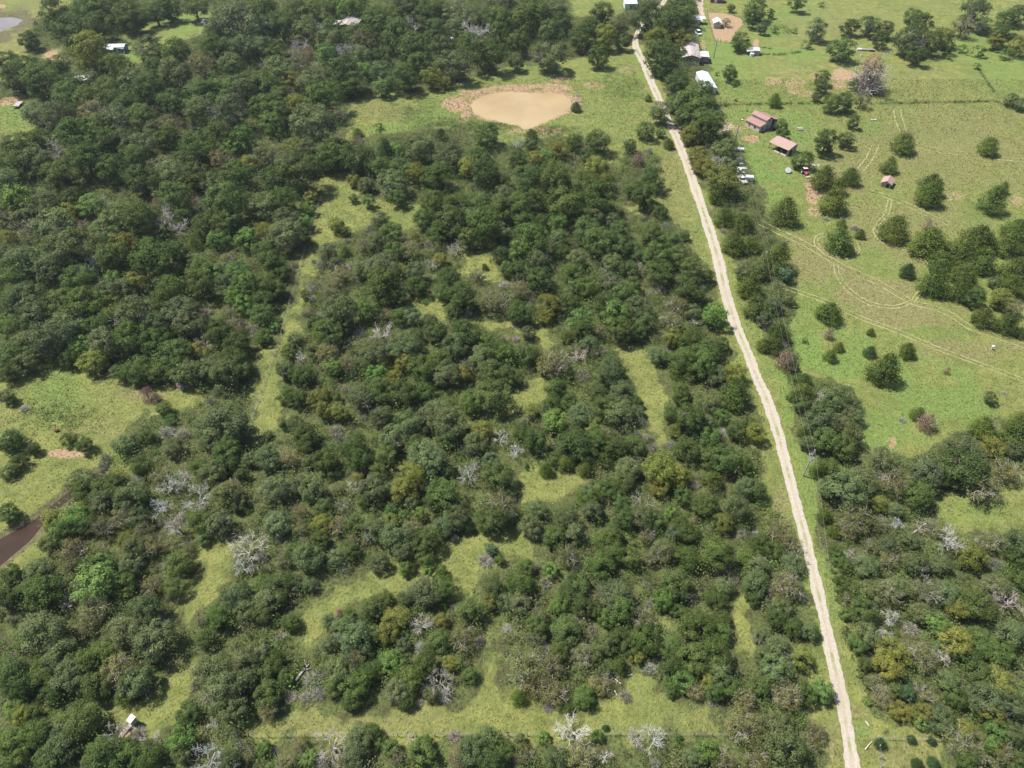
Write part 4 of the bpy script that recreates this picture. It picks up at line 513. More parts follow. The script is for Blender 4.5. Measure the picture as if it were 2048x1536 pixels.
# --- propane tank, white debris, truck, trailer ---
def tank(name, label, loc, rz, L=2.9, r=.55):
    t = thing(name, label, 'tank', (*loc, 0), rz); MB().tube((-L/2, 0, r+.35), (L/2, 0, r+.35), r, n=16).tube((-L/2-.35, 0, r+.35), (-L/2, 0, r+.35), r*.55, r, 16).tube((L/2, 0, r+.35), (L/2+.35, 0, r+.35), r, r*.55, 16).build('tank', M_white, t)
    MB().tube((0, 0, 2*r+.33), (0, 0, 2*r+.6), .2, n=10).build('valve_dome', M_galv, t); legs(t, [(-L*.3, 0), (L*.3, 0)], .4, .25, M_conc, 'foot'); return t
tank('propane_tank', 'white propane tank on the grass below the farmyard power pole', at(1478, 303), R(-8))
t = thing('white_sheet_stack', 'stack of white metal sheets along the hedge below the propane tank', 'sheets', (*at(1478.5, 323), 0), R(84)); MB().box(0, 0, .2, 4.6, 1.7, .4).build('sheets', M_white, t); MB().box(.6, .2, .43, 2.6, 1.2, .06, .15).build('loose_sheet', M_white, t)
for i, (px, py, a_) in enumerate(((1474, 337, 40), (1481, 338, 70), (1478, 345, 120), (1484, 346, 10), (1481, 351, 60), (1489, 337, 0))):
    t = thing('scrap_sheet', f'{("first","second","third","fourth","fifth","sixth")[i]} scattered white sheet down the hedge side between sheet stack and pickup', 'sheet', (*at(px, py), 0), R(a_), 'scattered white sheets'); MB().box(0, 0, .16, 1.7, .8, .08).box(.2, .4, .3, 1.3, .1, .2).build('sheet', M_white, t); MB().box(0, 0, .06, 1.2, .3, .12).build('batten', M_wood, t)
t = thing('old_pickup', 'grey-white pickup parked against the hedge below the white panels', 'pickup', (*at(1484, 363), 0), R(-75))
MB().box(0, 0, .62, 4.6, 1.8, .5).build('body', M_conc, t); MB().box(-.2, 0, 1.2, 1.5, 1.6, .7, 0, .85).build('cab', M_glass, t); MB().box(-.2, 0, 1.58, 1.2, 1.35, .06).build('cab_roof', M_white, t); MB().box(-1.65, .84, 1.0, 1.3, .08, .3).box(-1.65, -.84, 1.0, 1.3, .08, .3).box(-2.26, 0, 1.0, .08, 1.6, .3).build('bed_sides', M_white, t)
for sx in (-1.5, 1.5):
    for sy in (-1, 1): MB().tube((sx, sy*.93, .36), (sx, sy*.7, .36), .36, n=12).build('wheel', M_tyre, t)
for sy in (-1, 1): MB().box(2.32, sy*.65, .7, .05, .3, .18).build('headlight', M_white, t)
t = thing('cargo_trailer', 'squat white cargo trailer right of the old pickup', 'trailer', (*at(1497.5, 361), 0), R(-8)); MB().box(0, 0, 1.0, 2.5, 1.7, 1.2, 0, .97).build('box', M_white, t); MB().tube((-1.2, 0, .45), (-2.2, 0, .45), .05).build('tow_bar', M_dark, t)
for sy in (-1, 1): MB().tube((0, sy*.95, .32), (0, sy*.8, .32), .32, n=12).build('wheel', M_tyre, t)
# --- tractor with mower, dish, stones, table, post box ---
t = thing('red_tractor', 'red tractor with a front deck under the dark oak below the open shed', 'tractor', (*at(1609, 349), 0), rot(at(1601, 341), at(1614, 354)))
MB().box(.7, 0, .95, 1.7, .62, .6, 0, .9).build('bonnet', M_red, t); MB().box(-.55, 0, .75, 1.1, .8, .4).build('chassis', M_red, t); MB().box(-.6, 0, 1.15, .45, .5, .35).build('seat', M_dark, t); MB().tube((.0, 0, 1.1), (-.2, 0, 1.5), .03).tube((-.24, 0, 1.5), (-.2, 0, 1.54), .2, n=12).build('steering_wheel', M_dark, t)
MB().slab([(-1.2, -.7, 2.1), (.1, -.7, 2.1), (.1, .7, 2.1), (-1.2, .7, 2.1)], .07).build('sunshade', mat('pink_faded_cover', (.75, .52, .60), .6, .1), t); legs(t, [(-1.1, -.6), (-1.1, .6)], 2.1, .03, M_red, 'roll_bar')
for sy in (-1, 1):
    w_ = MB().tube((-.75, sy*.85, .7), (-.75, sy*.5, .7), .7, n=18).build('rear_wheel', M_tyre, t); MB().tube((-.75, sy*.87, .7), (-.75, sy*.85, .7), .35, n=12).build('rim', M_conc, w_)
    w_ = MB().tube((1.1, sy*.62, .38), (1.1, sy*.4, .38), .38, n=14).build('front_wheel', M_tyre, t); MB().tube((1.1, sy*.64, .38), (1.1, sy*.62, .38), .18, n=10).build('rim', M_conc, w_)
MB().box(2.3, 0, .3, .9, 1.5, .25).box(1.8, .3, .4, .5, .1, .1).box(1.8, -.3, .4, .5, .1, .1).build('loader_deck', M_greyp, t)
t = thing('satellite_dish', 'pale grey satellite dish on the grass left of the red tractor', 'dish', (*at(1574.5, 345), 0)); mb = MB(); rr = 1.0
for i in range(3): mb.tube((0, -.1*i, .7+.12*i), (0, -.1*(i+1), .7+.12*(i+1)), rr*(.35+.33*i), rr*min(1, .35+.33*(i+1)), 20)
mb.build('dish', M_galv, t); MB().tube((0, 0, 0), (0, 0, .75), .07).build('stand', M_greyp, t); MB().tube((0, -.3, 1.0), (.1, -.9, 1.6), .025).build('feed_arm', M_white, t)
t = thing('stone_heap', 'pale stone heap under the shade edge right of the tractor oak', 'stones', (*at(1631.5, 332), 0)); g = random.Random(4); mb = MB()
for i in range(11): mb.box(g.uniform(-1.2, 1.2), g.uniform(-.6, .6), g.uniform(.1, .4), g.uniform(.4, .9), g.uniform(.3, .7), g.uniform(.25, .5), g.uniform(0, 3), g.uniform(.5, .8))
mb.build('stones', M_conc, t)
t = thing('picnic_table', 'grey picnic table alone on the lawn right of the pink barn', 'table', (*at(1599, 260), 0), R(-5)); MB().box(0, 0, .78, 1.9, 1.0, .08).build('tabletop', M_greyp, t); MB().box(0, -.85, .45, 1.9, .35, .06).build('bench', M_greyp, t); MB().box(0, .85, .45, 1.9, .35, .06).build('bench', M_greyp, t); legs(t, [(-.7, -.3), (.7, -.3), (-.7, .3), (.7, .3)], .74, .06, name='leg')
t = thing('valve_post', 'short white capped post alone in the lower right pasture', 'post', (*at(1982.5, 699), 0)); MB().box(0, 0, .5, .3, .3, 1.0).build('post', M_galv, t); MB().box(0, 0, 1.1, .55, .5, .3).build('cap', M_white, t)
t = thing('rusty_barrel', 'small dark rusty barrel alone in the left field', 'barrel', (*at(115, 863), 0), R(20)); MB().tube((-.35, 0, .32), (.4, 0, .32), .32, n=14).build('barrel', mat('dark_rust', (.13, .05, .03), .8, .3), t); MB().tube((.4, 0, .32), (.44, 0, .32), .2, n=12).build('lid', M_rust, t)
clutter('white_rubble', 'small pale rubble heap in the pasture right of the shrub row', at(1747, 242), 7, M_conc, 12, 1.0, 'rubble')
# --- hunting blind, lower left ---
c = at(271.5, 1447); t = thing('hunting_blind', 'white-roofed hunting blind under bare branches at the lower left', 'blind', (*c, 0), R(-28))
MB().box(0, 0, 1.3, .86, .9, 1.3).build('cabin', M_greyp, t); MB().slab([(-.5, -.56, 2.0), (.5, -.56, 2.0), (.5, .56, 2.1), (-.5, .56, 2.1)], .06).build('roof', M_white, t); legs(t, [(-.38, -.4), (.38, -.4), (.38, .4), (-.38, .4)], .66, .06, name='leg'); windows(t, 1.3, [(0, -.45, 1.5, .6, .3, 'y-'), (-.43, 0, 1.5, .6, .3, 'x-')])
t = thing('wooden_ramp', 'narrow grey plank ramp beside the white-roofed hunting blind', 'ramp', (*at(255, 1461), 0), rot(at(250, 1467), at(262, 1451))); MB().box(0, 0, .35, 1.7, .62, .1).build('planks', M_greyp, t); legs(t, [(-.7, -.2), (.7, .2)], .3, .05, name='leg')
t = thing('feed_heap', 'orange-tan heap of feed at the foot of the plank ramp', 'heap', (*at(249, 1472), 0)); mb = MB(); mb.tube((0, 0, 0), (0, 0, .18), .85, .6, 14).tube((0, 0, .18), (0, 0, .36), .6, .12, 14); mb.build('heap', M_tan, t); MB().box(-.1, .75, .2, .5, .4, .35, .4).build('box', M_tan, t)
# --- kiosk at the edge of the left woods ---
t = gable_house('deer_feeder_hut', 'tiny white-walled hut with a pink-red roof at the edge of the left woods', 'hut', at(364, 780), R(-28), 1.0, .8, 1.7, .25, M_conc, mat('pink_red_roof', (.36, .21, .21), .6, .1), .12, [(0, -.4, 1.2, .4, .3, 'y-')])
# --- fallen logs ---
def log(label, p0, p1, r=.14, forks=2, seed=0, m=None):
    a_ = at(*p0); b_ = at(*p1); t = thing('fallen_log', label, 'fallen log', (*a_, 0)); g = random.Random(seed); dx, dy = b_[0]-a_[0], b_[1]-a_[1]; mb = MB().path([(0, 0, r), (dx*.5+g.uniform(-.1, .1), dy*.5, r*1.3), (dx, dy, r)], r, r*.55, 7)
    mb.build('trunk', m or M_dead, t); fb = MB()
    for i in range(forks):
        k = g.uniform(.4, .95); e = g.choice((-1, 1)); fb.path([(dx*k, dy*k, r), (dx*k-dy*.18*e, dy*k+dx*.18*e, r*2.5), (dx*k-dy*.30*e+dx*.15, dy*k+dx*.30*e+dy*.15, r*3.5)], r*.4, r*.15, 5)
    if forks: fb.build('branch', m or M_dead, t)
    return t
M_dead = mat('bleached_dead_wood', (.55, .50, .45), .9, .25, 3.0)
log('bleached pole lying by the fence corner at the lower right', (1729.5, 1500), (1744, 1483), .12, 0, 1, M_wood)
log('pale forked limb on the grass just above the fence corner', (1730, 1443), (1737, 1453), .12, 1, 2); log('long fallen grey trunk across the lower left thicket', (592, 1362), (618, 1330), .22, 3, 3)
log('forked white limb lying below the bright round cedar', (1222, 1352), (1242, 1368), .12, 2, 4); log('short white log on the bottom clearing', (1229, 1382), (1234, 1392), .12, 1, 5); log('white log beside the bright round cedar', (1254, 1352), (1266, 1349), .12, 0, 6)
log('stout white log at the bottom edge under the dead trees', (1205, 1528), (1215, 1508), .25, 0, 7); log('dark brown fallen trunk near the dirt road above the pond meadow', (1262, 132), (1268, 146), .3, 1, 8, BARK); log('pale brown log in the thin shrubs right of the road', (1822, 1070), (1856, 1044), .18, 2, 9)
# --- utility poles and the line ---
def pole(label, px, py, h=8.6, trans=True):
    x, y = at(px, py); t = thing('power_pole', label, 'power pole', (x, y, 0), 0, 'power poles along the roadside hedge'); MB().tube((0, 0, -.2), (0, 0, h), .16, .11, 10).build('shaft', M_pole if trans != 'pale' else M_greyp, t)
    MB().box(-.35, 0, h-1.5, .9, .09, .09).build('crossarm', M_greyp, t)
    for xx in (-.75, -.4):
        MB().tube((xx, 0, h-1.45), (xx, 0, h-1.15), .07, n=8).build('insulator', M_white, t)
    if trans: q = MB().tube((.25, -.15, h-3.2), (.25, -.15, h-2.3), .27, n=12).build('transformer', M_galv, t); MB().tube((.25, -.15, h-2.3), (.25, -.15, h-2.1), .06, n=8).build('bushing', M_white, q)
    return (x, y, h)
PL = [pole('tallest-looking power pole with a transformer beside the lower dirt road', 1605.6, 952, 8.6, 'pale'), pole('slim power pole in the hedge halfway up the dirt road', 1525, 545, 8.2, False), pole('power pole with a transformer above the propane tank', 1469, 289, 7.2), pole('power pole with a transformer right of the farmhouse porch', 1427.5, 115.5, 8.0)]
pole_s = thing('short_pole', 'short dark pole on the lawn between the barns and the propane tank', 'pole', (*at(1525.5, 294), 0)); MB().tube((0, 0, 0), (0, 0, 2.6), .09).build('shaft', M_pole, pole_s); MB().box(0, -.12, 1.4, .3, .12, .4).build('meter_box', M_white, pole_s)
off = at(1700, 1700); PL = [(off[0], off[1], 8.6)]+PL; seg_n = ('below the lowest power pole', 'between the two lower power poles', 'between the hedge pole and the farmyard pole', 'between the two uppermost power poles')
for i in range(4):
    a_, b_ = PL[i], PL[i+1]
    for k, (dx, dz) in enumerate(((-.75, -1.1), (0, .05))):
        pts = []
        for j in range(13): u = j/12; pts.append((a_[0]+(b_[0]-a_[0])*u+dx, a_[1]+(b_[1]-a_[1])*u, a_[2]+(b_[2]-a_[2])*u+dz-4*1.3*u*(1-u)))
        MB().path(pts, .010, n=4).build('power_line', M_wire, None, label=('upper' if k else 'lower')+' power wire '+seg_n[i], category='power line', group='power wires along the dirt road')
# --- fences ---
def fence(label, pts, h=1.15, step=4.0, wires=3, postm=None, r=.06):
    P = np.array([at(*p) for p in pts]); t = thing('wire_fence', label, 'fence', (*P[0], 0)); D = [0]
    for i in range(1, len(P)): D.append(D[-1]+math.dist(P[i], P[i-1]))
    n = min(95, int(D[-1]/step)+1); g = random.Random(len(pts)); first = None; Q = []
    for i in range(n+1):
        d = D[-1]*i/n; x = np.interp(d, D, P[:, 0])-P[0][0]; y = np.interp(d, D, P[:, 1])-P[0][1]; Q.append((x, y))
        if first is None: first = MB().tube((0, 0, -.1), (0, 0, h+.1), r, r*.85, 6).build('post', postm or M_pole, t); o = first
        else: o = first.copy(); COL.objects.link(o); o.parent = t
        o.location = (x, y, g.uniform(-.08, .05)); o.rotation_euler = (g.uniform(-.05, .05), g.uniform(-.05, .05), 0)
    for k in range(wires): z = h*(k+1)/(wires+.2); MB().path([(x, y, z) for x, y in Q], .012, n=3).build('wire', M_wire, t)
fence('post and wire fence across the top of the right-hand pasture', [(1440, 212), (1540, 210), (1640, 208), (1760, 208), (1880, 206), (1990, 204), (2060, 226)])
fence('wire fence along the left edge of the mown lane', [(640, 405), (633, 440), (612, 495), (602, 532), (585, 592), (562, 675), (532, 760), (508, 830), (497, 866)], 1.2, 3.2, 4)
fence('wire fence along the bottom of the lower clearing', [(500, 1474), (720, 1473), (960, 1472), (1200, 1470), (1440, 1471), (1645, 1470)], 1.15, 3.0, 3)
fence('board and wire fence round the dirt paddock', [(1414, 24), (1450, 26), (1484, 36), (1488, 50), (1470, 68)], 1.4, 3.0, 4); fence('wire fence in front of the dirt paddock', [(1397, 80), (1428, 83), (1462, 87)], 1.3, 2.5, 3, r=.08); fence('wire fence between farm lane and dirt paddock', [(1414, 24), (1416, 40), (1422, 60), (1429, 83)], 1.3, 3.0, 3)
fence('fence running down from the lower right fence corner', [(1752, 1478), (1757, 1505), (1762, 1536), (1768, 1575)], 1.3, 1.6, 4, M_greyp, .09); fence('fence running right from the lower right fence corner', [(1752, 1478), (1800, 1480), (1880, 1482)], 1.2, 2.6, 3, M_wood, .07)
fence('wire fence crossing between the two far right fields', [(1955, 135), (1975, 165), (1998, 200)], 1.1, 4.0, 3)

# =============== TREES: one model of each kind, then a copy per tree ===============
def crown_round(n_cl=60, per=68, leaf=0.074, flat=0.80, cz=0.86, seed=0, sparse=1.0, low=-0.75):
    """dome of leaf clumps, radius 1"""
    global rng
    rng = np.random.default_rng(100+seed)
    lob = rng.normal(size=(5, 3)); lob = unit(lob)*np.array([1, 1, .6]); C = []; Rr = []; B = []
    for i in range(n_cl):
        d = unit(rng.normal(size=(1, 3)))[0]
        d[2] = rng.uniform(-1, 1); d[:2] *= math.sqrt(1-d[2]**2)/(np.linalg.norm(d[:2])+1e-6)
        bulge = 0.80+0.20*max(0, np.max(unit(lob) @ d))
        r = bulge*(rng.uniform(0.68, 0.86) if i > n_cl*0.15 else rng.uniform(0.1, 0.55))
        C.append(d*r); Rr.append(rng.uniform(0.15, 0.29)); B.append(rng.uniform(-0.28, 0.28))
    C = np.array(C); c = []; nr = []; vr = []
    for i in range(n_cl):
        k = int(per*sparse*(Rr[i]/0.215)**2); d = unit(rng.normal(size=(k, 3))); d[:, 2] = np.where(d[:, 2] < -0.3, -d[:, 2], d[:, 2])
        rr = Rr[i]*rng.uniform(0.55, 1.05, (k, 1)); p = C[i]+d*rr*np.array([1, 1, .75]); c.append(p)
        nr.append(unit(d*0.8+unit(C[i:i+1])*0.4+np.array([0, 0, .45])+rng.normal(size=(k, 3))*0.38)); vr.append(np.clip(0.5+B[i]+rng.normal(size=k)*0.22, 0, 1))
    # stray twigs of leaves round the edge, so the outline is uneven
    k = int(110*sparse); d = unit(rng.normal(size=(k, 3))); d[:, 2] = np.abs(d[:, 2])*0.9; c.append(d*rng.uniform(0.80, 1.03, (k, 1))); nr.append(unit(d+rng.normal(size=(k, 3))*0.6)); vr.append(rng.uniform(0.2, 1, k))
    c = np.concatenate(c); nr = np.concatenate(nr); vr = np.concatenate(vr); c[:, 2] = c[:, 2]*flat+cz
    V = leaves(c, nr, leaf*rng.uniform(0.6, 1.35, len(c))); return V, vr
def crown_cedar(n=4200, leaf=0.08, H=2.15, seed=0, sparse=1.0, blunt=0.65):
    """pointed evergreen: sprays that point out and up, in uneven tiers"""
    global rng
    rng = np.random.default_rng(300+seed); nb = 150; c = []; nr = []; vr = []
    lean = rng.normal(size=2)*0.05
    for i in range(nb):
        t = rng.random()**1.25; z = 0.08+t*(H-0.2); az = rng.uniform(0, 2*math.pi); rad = (1-t)**blunt*(1.0+0.06*math.sin(az*3+seed)+rng.uniform(-.10, .07))*(0.82+0.18*min(1, t*6))
        k = int(n/nb*sparse*(0.6+rad)); s = rng.uniform(0.15, 1.0, k)**0.6; dirv = np.array([math.cos(az), math.sin(az), 0.25])
        p = np.stack([dirv[0]*rad*s, dirv[1]*rad*s, z+0.22*rad*s*s], axis=1)+rng.normal(size=(k, 3))*np.array([.085, .085, .07])
        p[:, :2] += lean*z; c.append(p); nr.append(unit(dirv*0.7+np.array([0, 0, .5])+rng.normal(size=(k, 3))*0.5)); vr.append(np.clip(0.45+rng.uniform(-.25, .25)+(s-.6)*.4+rng.normal(size=k)*.18, 0, 1))
    c = np.concatenate(c); return leaves(c, np.concatenate(nr), leaf*rng.uniform(.7, 1.5, len(c)), 0.45), np.concatenate(vr)
def limbs(seed=0, H=1.6, levels=5, r0=0.042, up=0.5, kids=(4, 3, 4, 3, 2), L0=0.40, twig=0.0085, spread=0.8):
    """bare branching: returns quads"""
    global rng
    rng = np.random.default_rng(500+seed); P0 = []; P1 = []; A = []; B = []
    def seg(p, d, L, r, lv):
        mid = p+d*L*0.55+rng.normal(size=3)*L*0.06; end = p+d*L+rng.normal(size=3)*L*0.10
        r2 = max(r*0.62, twig*0.6); P0.append(p); P1.append(mid); A.append(r); B.append((r+r2)/2); P0.append(mid); P1.append(end); A.append((r+r2)/2); B.append(r2)
        if lv >= levels: return
        for k in range(kids[min(lv, len(kids)-1)]):
            e = rng.normal(size=3); e -= e.dot(d)*d; e /= np.linalg.norm(e)+1e-6; nd = d*rng.uniform(.5, .9)+e*rng.uniform(.5, 1.0)*spread+np.array([0, 0, .12*up]); nd /= np.linalg.norm(nd)
            st = end if k % 2 == 0 else mid; seg(st, nd, L*rng.uniform(.55, .9), max(r2*0.8, twig), lv+1)
    trunk_top = np.array([0, 0, H*0.28]); P0.append(np.zeros(3)); P1.append(trunk_top); A.append(r0*1.4); B.append(r0)
    for k in range(kids[0]+1):
        az = 2*math.pi*k/(kids[0]+1)+rng.uniform(-.4, .4); d = np.array([math.cos(az), math.sin(az), rng.uniform(.5, 1.3)]); d /= np.linalg.norm(d); seg(trunk_top, d, L0*rng.uniform(.8, 1.2), r0*0.8, 1)
    V = sticks(np.array(P0), np.array(P1), np.array(A), np.array(B)); return V, rng.uniform(0.3, 0.9, len(V))
def twigball(n=420, seed=0, th=0.011, squash=0.8, cz=0.75):
    global rng
    rng = np.random.default_rng(700+seed); d = unit(rng.normal(size=(n, 3))); d[:, 2] = np.abs(d[:, 2]); c = d*rng.uniform(.15, .6, (n, 1)); e = unit(d+rng.normal(size=(n, 3))*.55)
    p1 = c+e*rng.uniform(.25, .5, (n, 1)); f = np.array([1, 1, squash]); o = np.array([0, 0, .05])
    V = sticks(c*f+o, p1*f+o, th*1.3, th*.5); return V, rng.uniform(0, 1, len(V))
def trunkmesh(seed, h=0.6, r=0.07, n=5, reach=0.55):
    g = random.Random(seed); mb = MB(); mb.path([(0, 0, -0.03), (g.uniform(-.03, .03), g.uniform(-.03, .03), h*0.5), (g.uniform(-.05, .05), g.uniform(-.05, .05), h)], r*1.25, r*0.7, 7)
    for k in range(n):
        az = 2*math.pi*k/n+g.uniform(-.4, .4); q = g.uniform(.6, 1)*reach
        mb.path([(0, 0, h*g.uniform(.6, .95)), (math.cos(az)*q*.5, math.sin(az)*q*.5, h+.18), (math.cos(az)*q, math.sin(az)*q, h+.42)], r*0.45, r*0.16, 5)
    me = bpy.data.meshes.new('trunk'); me.from_pydata(mb.v, [], mb.f); me.materials.append(BARK); return me
def cat_(a, b): return np.concatenate([a[0], b[0]]), np.concatenate([a[1], b[1]])
rawc = {}
rawc['oak'] = [crown_round(seed=i, n_cl=72+3*i % 17, flat=(.92, .84, 1.0, .88, .96, .82, .92, 1.04)[i]) for i in range(8)]
rawc['leafy'] = [crown_round(seed=20+i, n_cl=56, per=64, leaf=0.088, flat=(.95, 1.02, .9, 1.05)[i]) for i in range(4)]
rawc['thin'] = [crown_round(seed=40+i, n_cl=54, per=48, leaf=0.068, flat=(.9, .8, .92, .85)[i], sparse=.9) for i in range(4)]
rawc['cedar'] = [crown_cedar(seed=i, blunt=(.50, .45, .55, .42, .5)[i], H=(1.6, 1.5, 1.75, 1.4, 1.55)[i]) for i in range(5)]
rawc['deadcedar'] = [crown_cedar(n=2200, seed=30+i, leaf=.07, blunt=.5, H=1.9) for i in range(2)]
rawc['shrub'] = [crown_round(seed=60+i, n_cl=20, per=40, leaf=0.12, flat=.7, cz=.55) for i in range(3)]
rawd = [limbs(seed=i, spread=(.75, .9, 1.0, .8, .7)[i], L0=(.42, .46, .38, .5, .40)[i], levels=5, kids=(4, 3, 4, 3, 2), H=(1.5, 1.3, 1.6, 1.7, 1.4)[i]) for i in range(5)]
raw_in = [limbs(seed=20+i, levels=4, kids=(4, 3, 3, 2), r0=.035, twig=.008, L0=.44) for i in range(3)]
rawg = [twigball(seed=i) for i in range(3)]
CM = {k: [quadmesh('crown', V, var, None, LEAF) for V, var in L] for k, L in rawc.items()}
CM['dead'] = [quadmesh('branches', V, var, None, TWIG) for V, var in rawd]; CM['inner'] = [quadmesh('branches', V, var, None, TWIG) for V, var in raw_in]; CM['brush'] = [quadmesh('twigs', V, var, None, TWIG) for V, var in rawg]
TM = [trunkmesh(i) for i in range(4)]; TC = [trunkmesh(20+i, h=1.35, r=.05, n=3, reach=.3) for i in range(2)]
# kind: object name, category, word, crown set, base colour, crown centre height (in radii), own parts
KIND = {
 'o': ('oak_tree', 'oak tree', 'dark green oak', 'oak', (0.09, 0.128, 0.037), .88),
 'O': ('post_oak_tree', 'oak tree', 'grey-green oak', 'oak', (0.124, 0.154, 0.064), .88),
 'l': ('leafy_tree', 'leafy tree', 'bright green leafy tree', 'leafy', (0.125, 0.2, 0.052), .86),
 't': ('leafy_tree', 'leafy tree', 'bluish green leafy tree', 'leafy', (0.11, 0.16, 0.08), .86),
 'y': ('yellowish_tree', 'yellowish tree', 'yellow-green tree', 'oak', (0.18, 0.19, 0.046), .86),
 'b': ('thinning_tree', 'thinning tree', 'thin olive-brown tree', 'thin', (0.165, 0.165, 0.066), .86),
 'c': ('cedar_tree', 'cedar tree', 'olive green cedar', 'cedar', (0.105, 0.142, 0.033), .64),
 'C': ('cedar_tree', 'cedar tree', 'blackish green cedar', 'cedar', (0.058, 0.096, 0.034), .64),
 'B': ('round_bush', 'bush', 'small ball-shaped green bush', 'shrub', (0.075, 0.155, 0.034), 1.1),
 'k': ('dead_cedar', 'dead cedar', 'rust-brown dead cedar', 'deadcedar', (0.24, 0.15, 0.115), .8),
 'd': ('dead_tree', 'dead tree', 'bare pale grey dead tree', 'dead', (0.40, 0.37, 0.34), .85),
 'g': ('brush_thicket', 'brush', 'leafless grey brush thicket', 'brush', (0.33, 0.3, 0.255), .4),
 's': ('shrub', 'shrub', 'low green shrub', 'shrub', (0.1, 0.17, 0.042), .5),
 'q': ('grey_crowned_tree', 'dying tree', 'big pale grey tree with rusty brown middle', 'dead', (.38, .33, .31), .85)}
def region(x, y):
    lane = 640-(y-430)*0.32; road = np.interp(y, [p[1] for p in ROADP[::-1]], [p[0] for p in ROADP[::-1]])
    if y < 200 and x < 250: return 'by the far left homestead'
    if x > road:
        if y < 260 and x < 1480: return 'among the roadside houses'
        if x < road+120 and y > 240 and y < 1000: return 'in the roadside hedge'
        if y > 860 and not (x > 1800 and y < 900): return 'in the lower right woods'
        if y < 210: return 'by the far right fields'
        return 'in the right pasture'
    if y < 200 and x > 560: return 'beyond the pond'
    if y < 330 and x > 900: return 'around the muddy pond'
    if x < lane and y < 870: return 'left of the mown lane'
    if x < 520 and y >= 870: return 'in the lower left woods'
    if x > road-140: return 'left of the dirt road'
    if y > 1460: return 'below the bottom clearing'
    if y > 1150: return 'in the lower thickets'
    return 'in the middle thickets'
SPECIAL = {(1570, 427): 'broad pointed olive cedar standing alone left of the pasture tracks', (1805, 287): 'round olive cedar alone right of the striped mowing marks',
 (1976, 295): 'olive cedar standing alone at the right end of the upper pasture', (1778, 332): 'twin-topped small cedar just above the red-roofed shed',
 (1858, 377): 'pointed cedar alone below right of the small red-roofed shed', (1768, 745): 'widest lone cedar in the bright green lower pasture',
 (1661, 624): 'pointed lone cedar between the two pasture tracks at left', (1741, 663): 'tiniest pointed cedar in the lower pasture',
 (1812, 701): 'flat-topped dark cedar just left of the lower pasture track', (1850, 601): 'small ball-shaped green bush alone in the small central glade',
 (1741, 147): 'big pale grey tree with a rusty brown middle beside bare earth', (1851, 839): 'rust-brown dead half of the leaning cedar clump in the lower pasture',
 (1277, 315): 'pinkish brown dead cedar in the meadow left of the dirt road', (501, 1100): 'largest bare white branching tree at the lower left clearing',
 (1683, 95): 'round dark oak alone above the bare earth patch', (1633, 60): 'tall dark oak alone left of the far right grove',
 (1645, 155): 'tall narrow dark oak beside the bare earth hollow', (1482, 80): 'round dark oak between the dirt paddock and the tin shed', (1196, 112): 'round dark oak alone between the pond and the dirt road',
 (1230, 634): 'olive cedar', (1429, 634): 'rounded bright green tree touching the left edge of the dirt road', (1472, 790): 'spreading olive cedar overhanging the left edge of the dirt road',
 (153, 1170): 'brightest green leafy tree in the lower left woods', (1394, 720): 'x', (180, 107): 'yellow-green tree beside the white-roofed trailer home', (1332, 160): 'x'}
LIST = []
for ln in TREES.strip().split('\n'):
    tile, rest = ln.split('|'); tc_, tr_ = map(int, tile.split())
    for e in rest.split(','):
        k, x, y, r = e.split(); LIST.append((k, tc_*512+float(x)/4, tr_*384+float(y)/4, float(r)/4))
LIST.sort(key=lambda e: -e[3])
counts = {}; used_labels = {}; overflow = []
GROUPS = {}
def region_group(word, reg): return word+'s '+reg
def vary(c, g, s=.16):
    a = 1+g.uniform(-s, s)*1.25; return (c[0]*a*(1+g.uniform(-.10, .07)), c[1]*a*(1+g.uniform(-.03, .05)), c[2]*a*(1+g.uniform(-.12, .08)))
SIZES = ((46, 'wide '), (32, 'large '), (24, 'medium '), (16, 'small '), (0, 'tiny '))
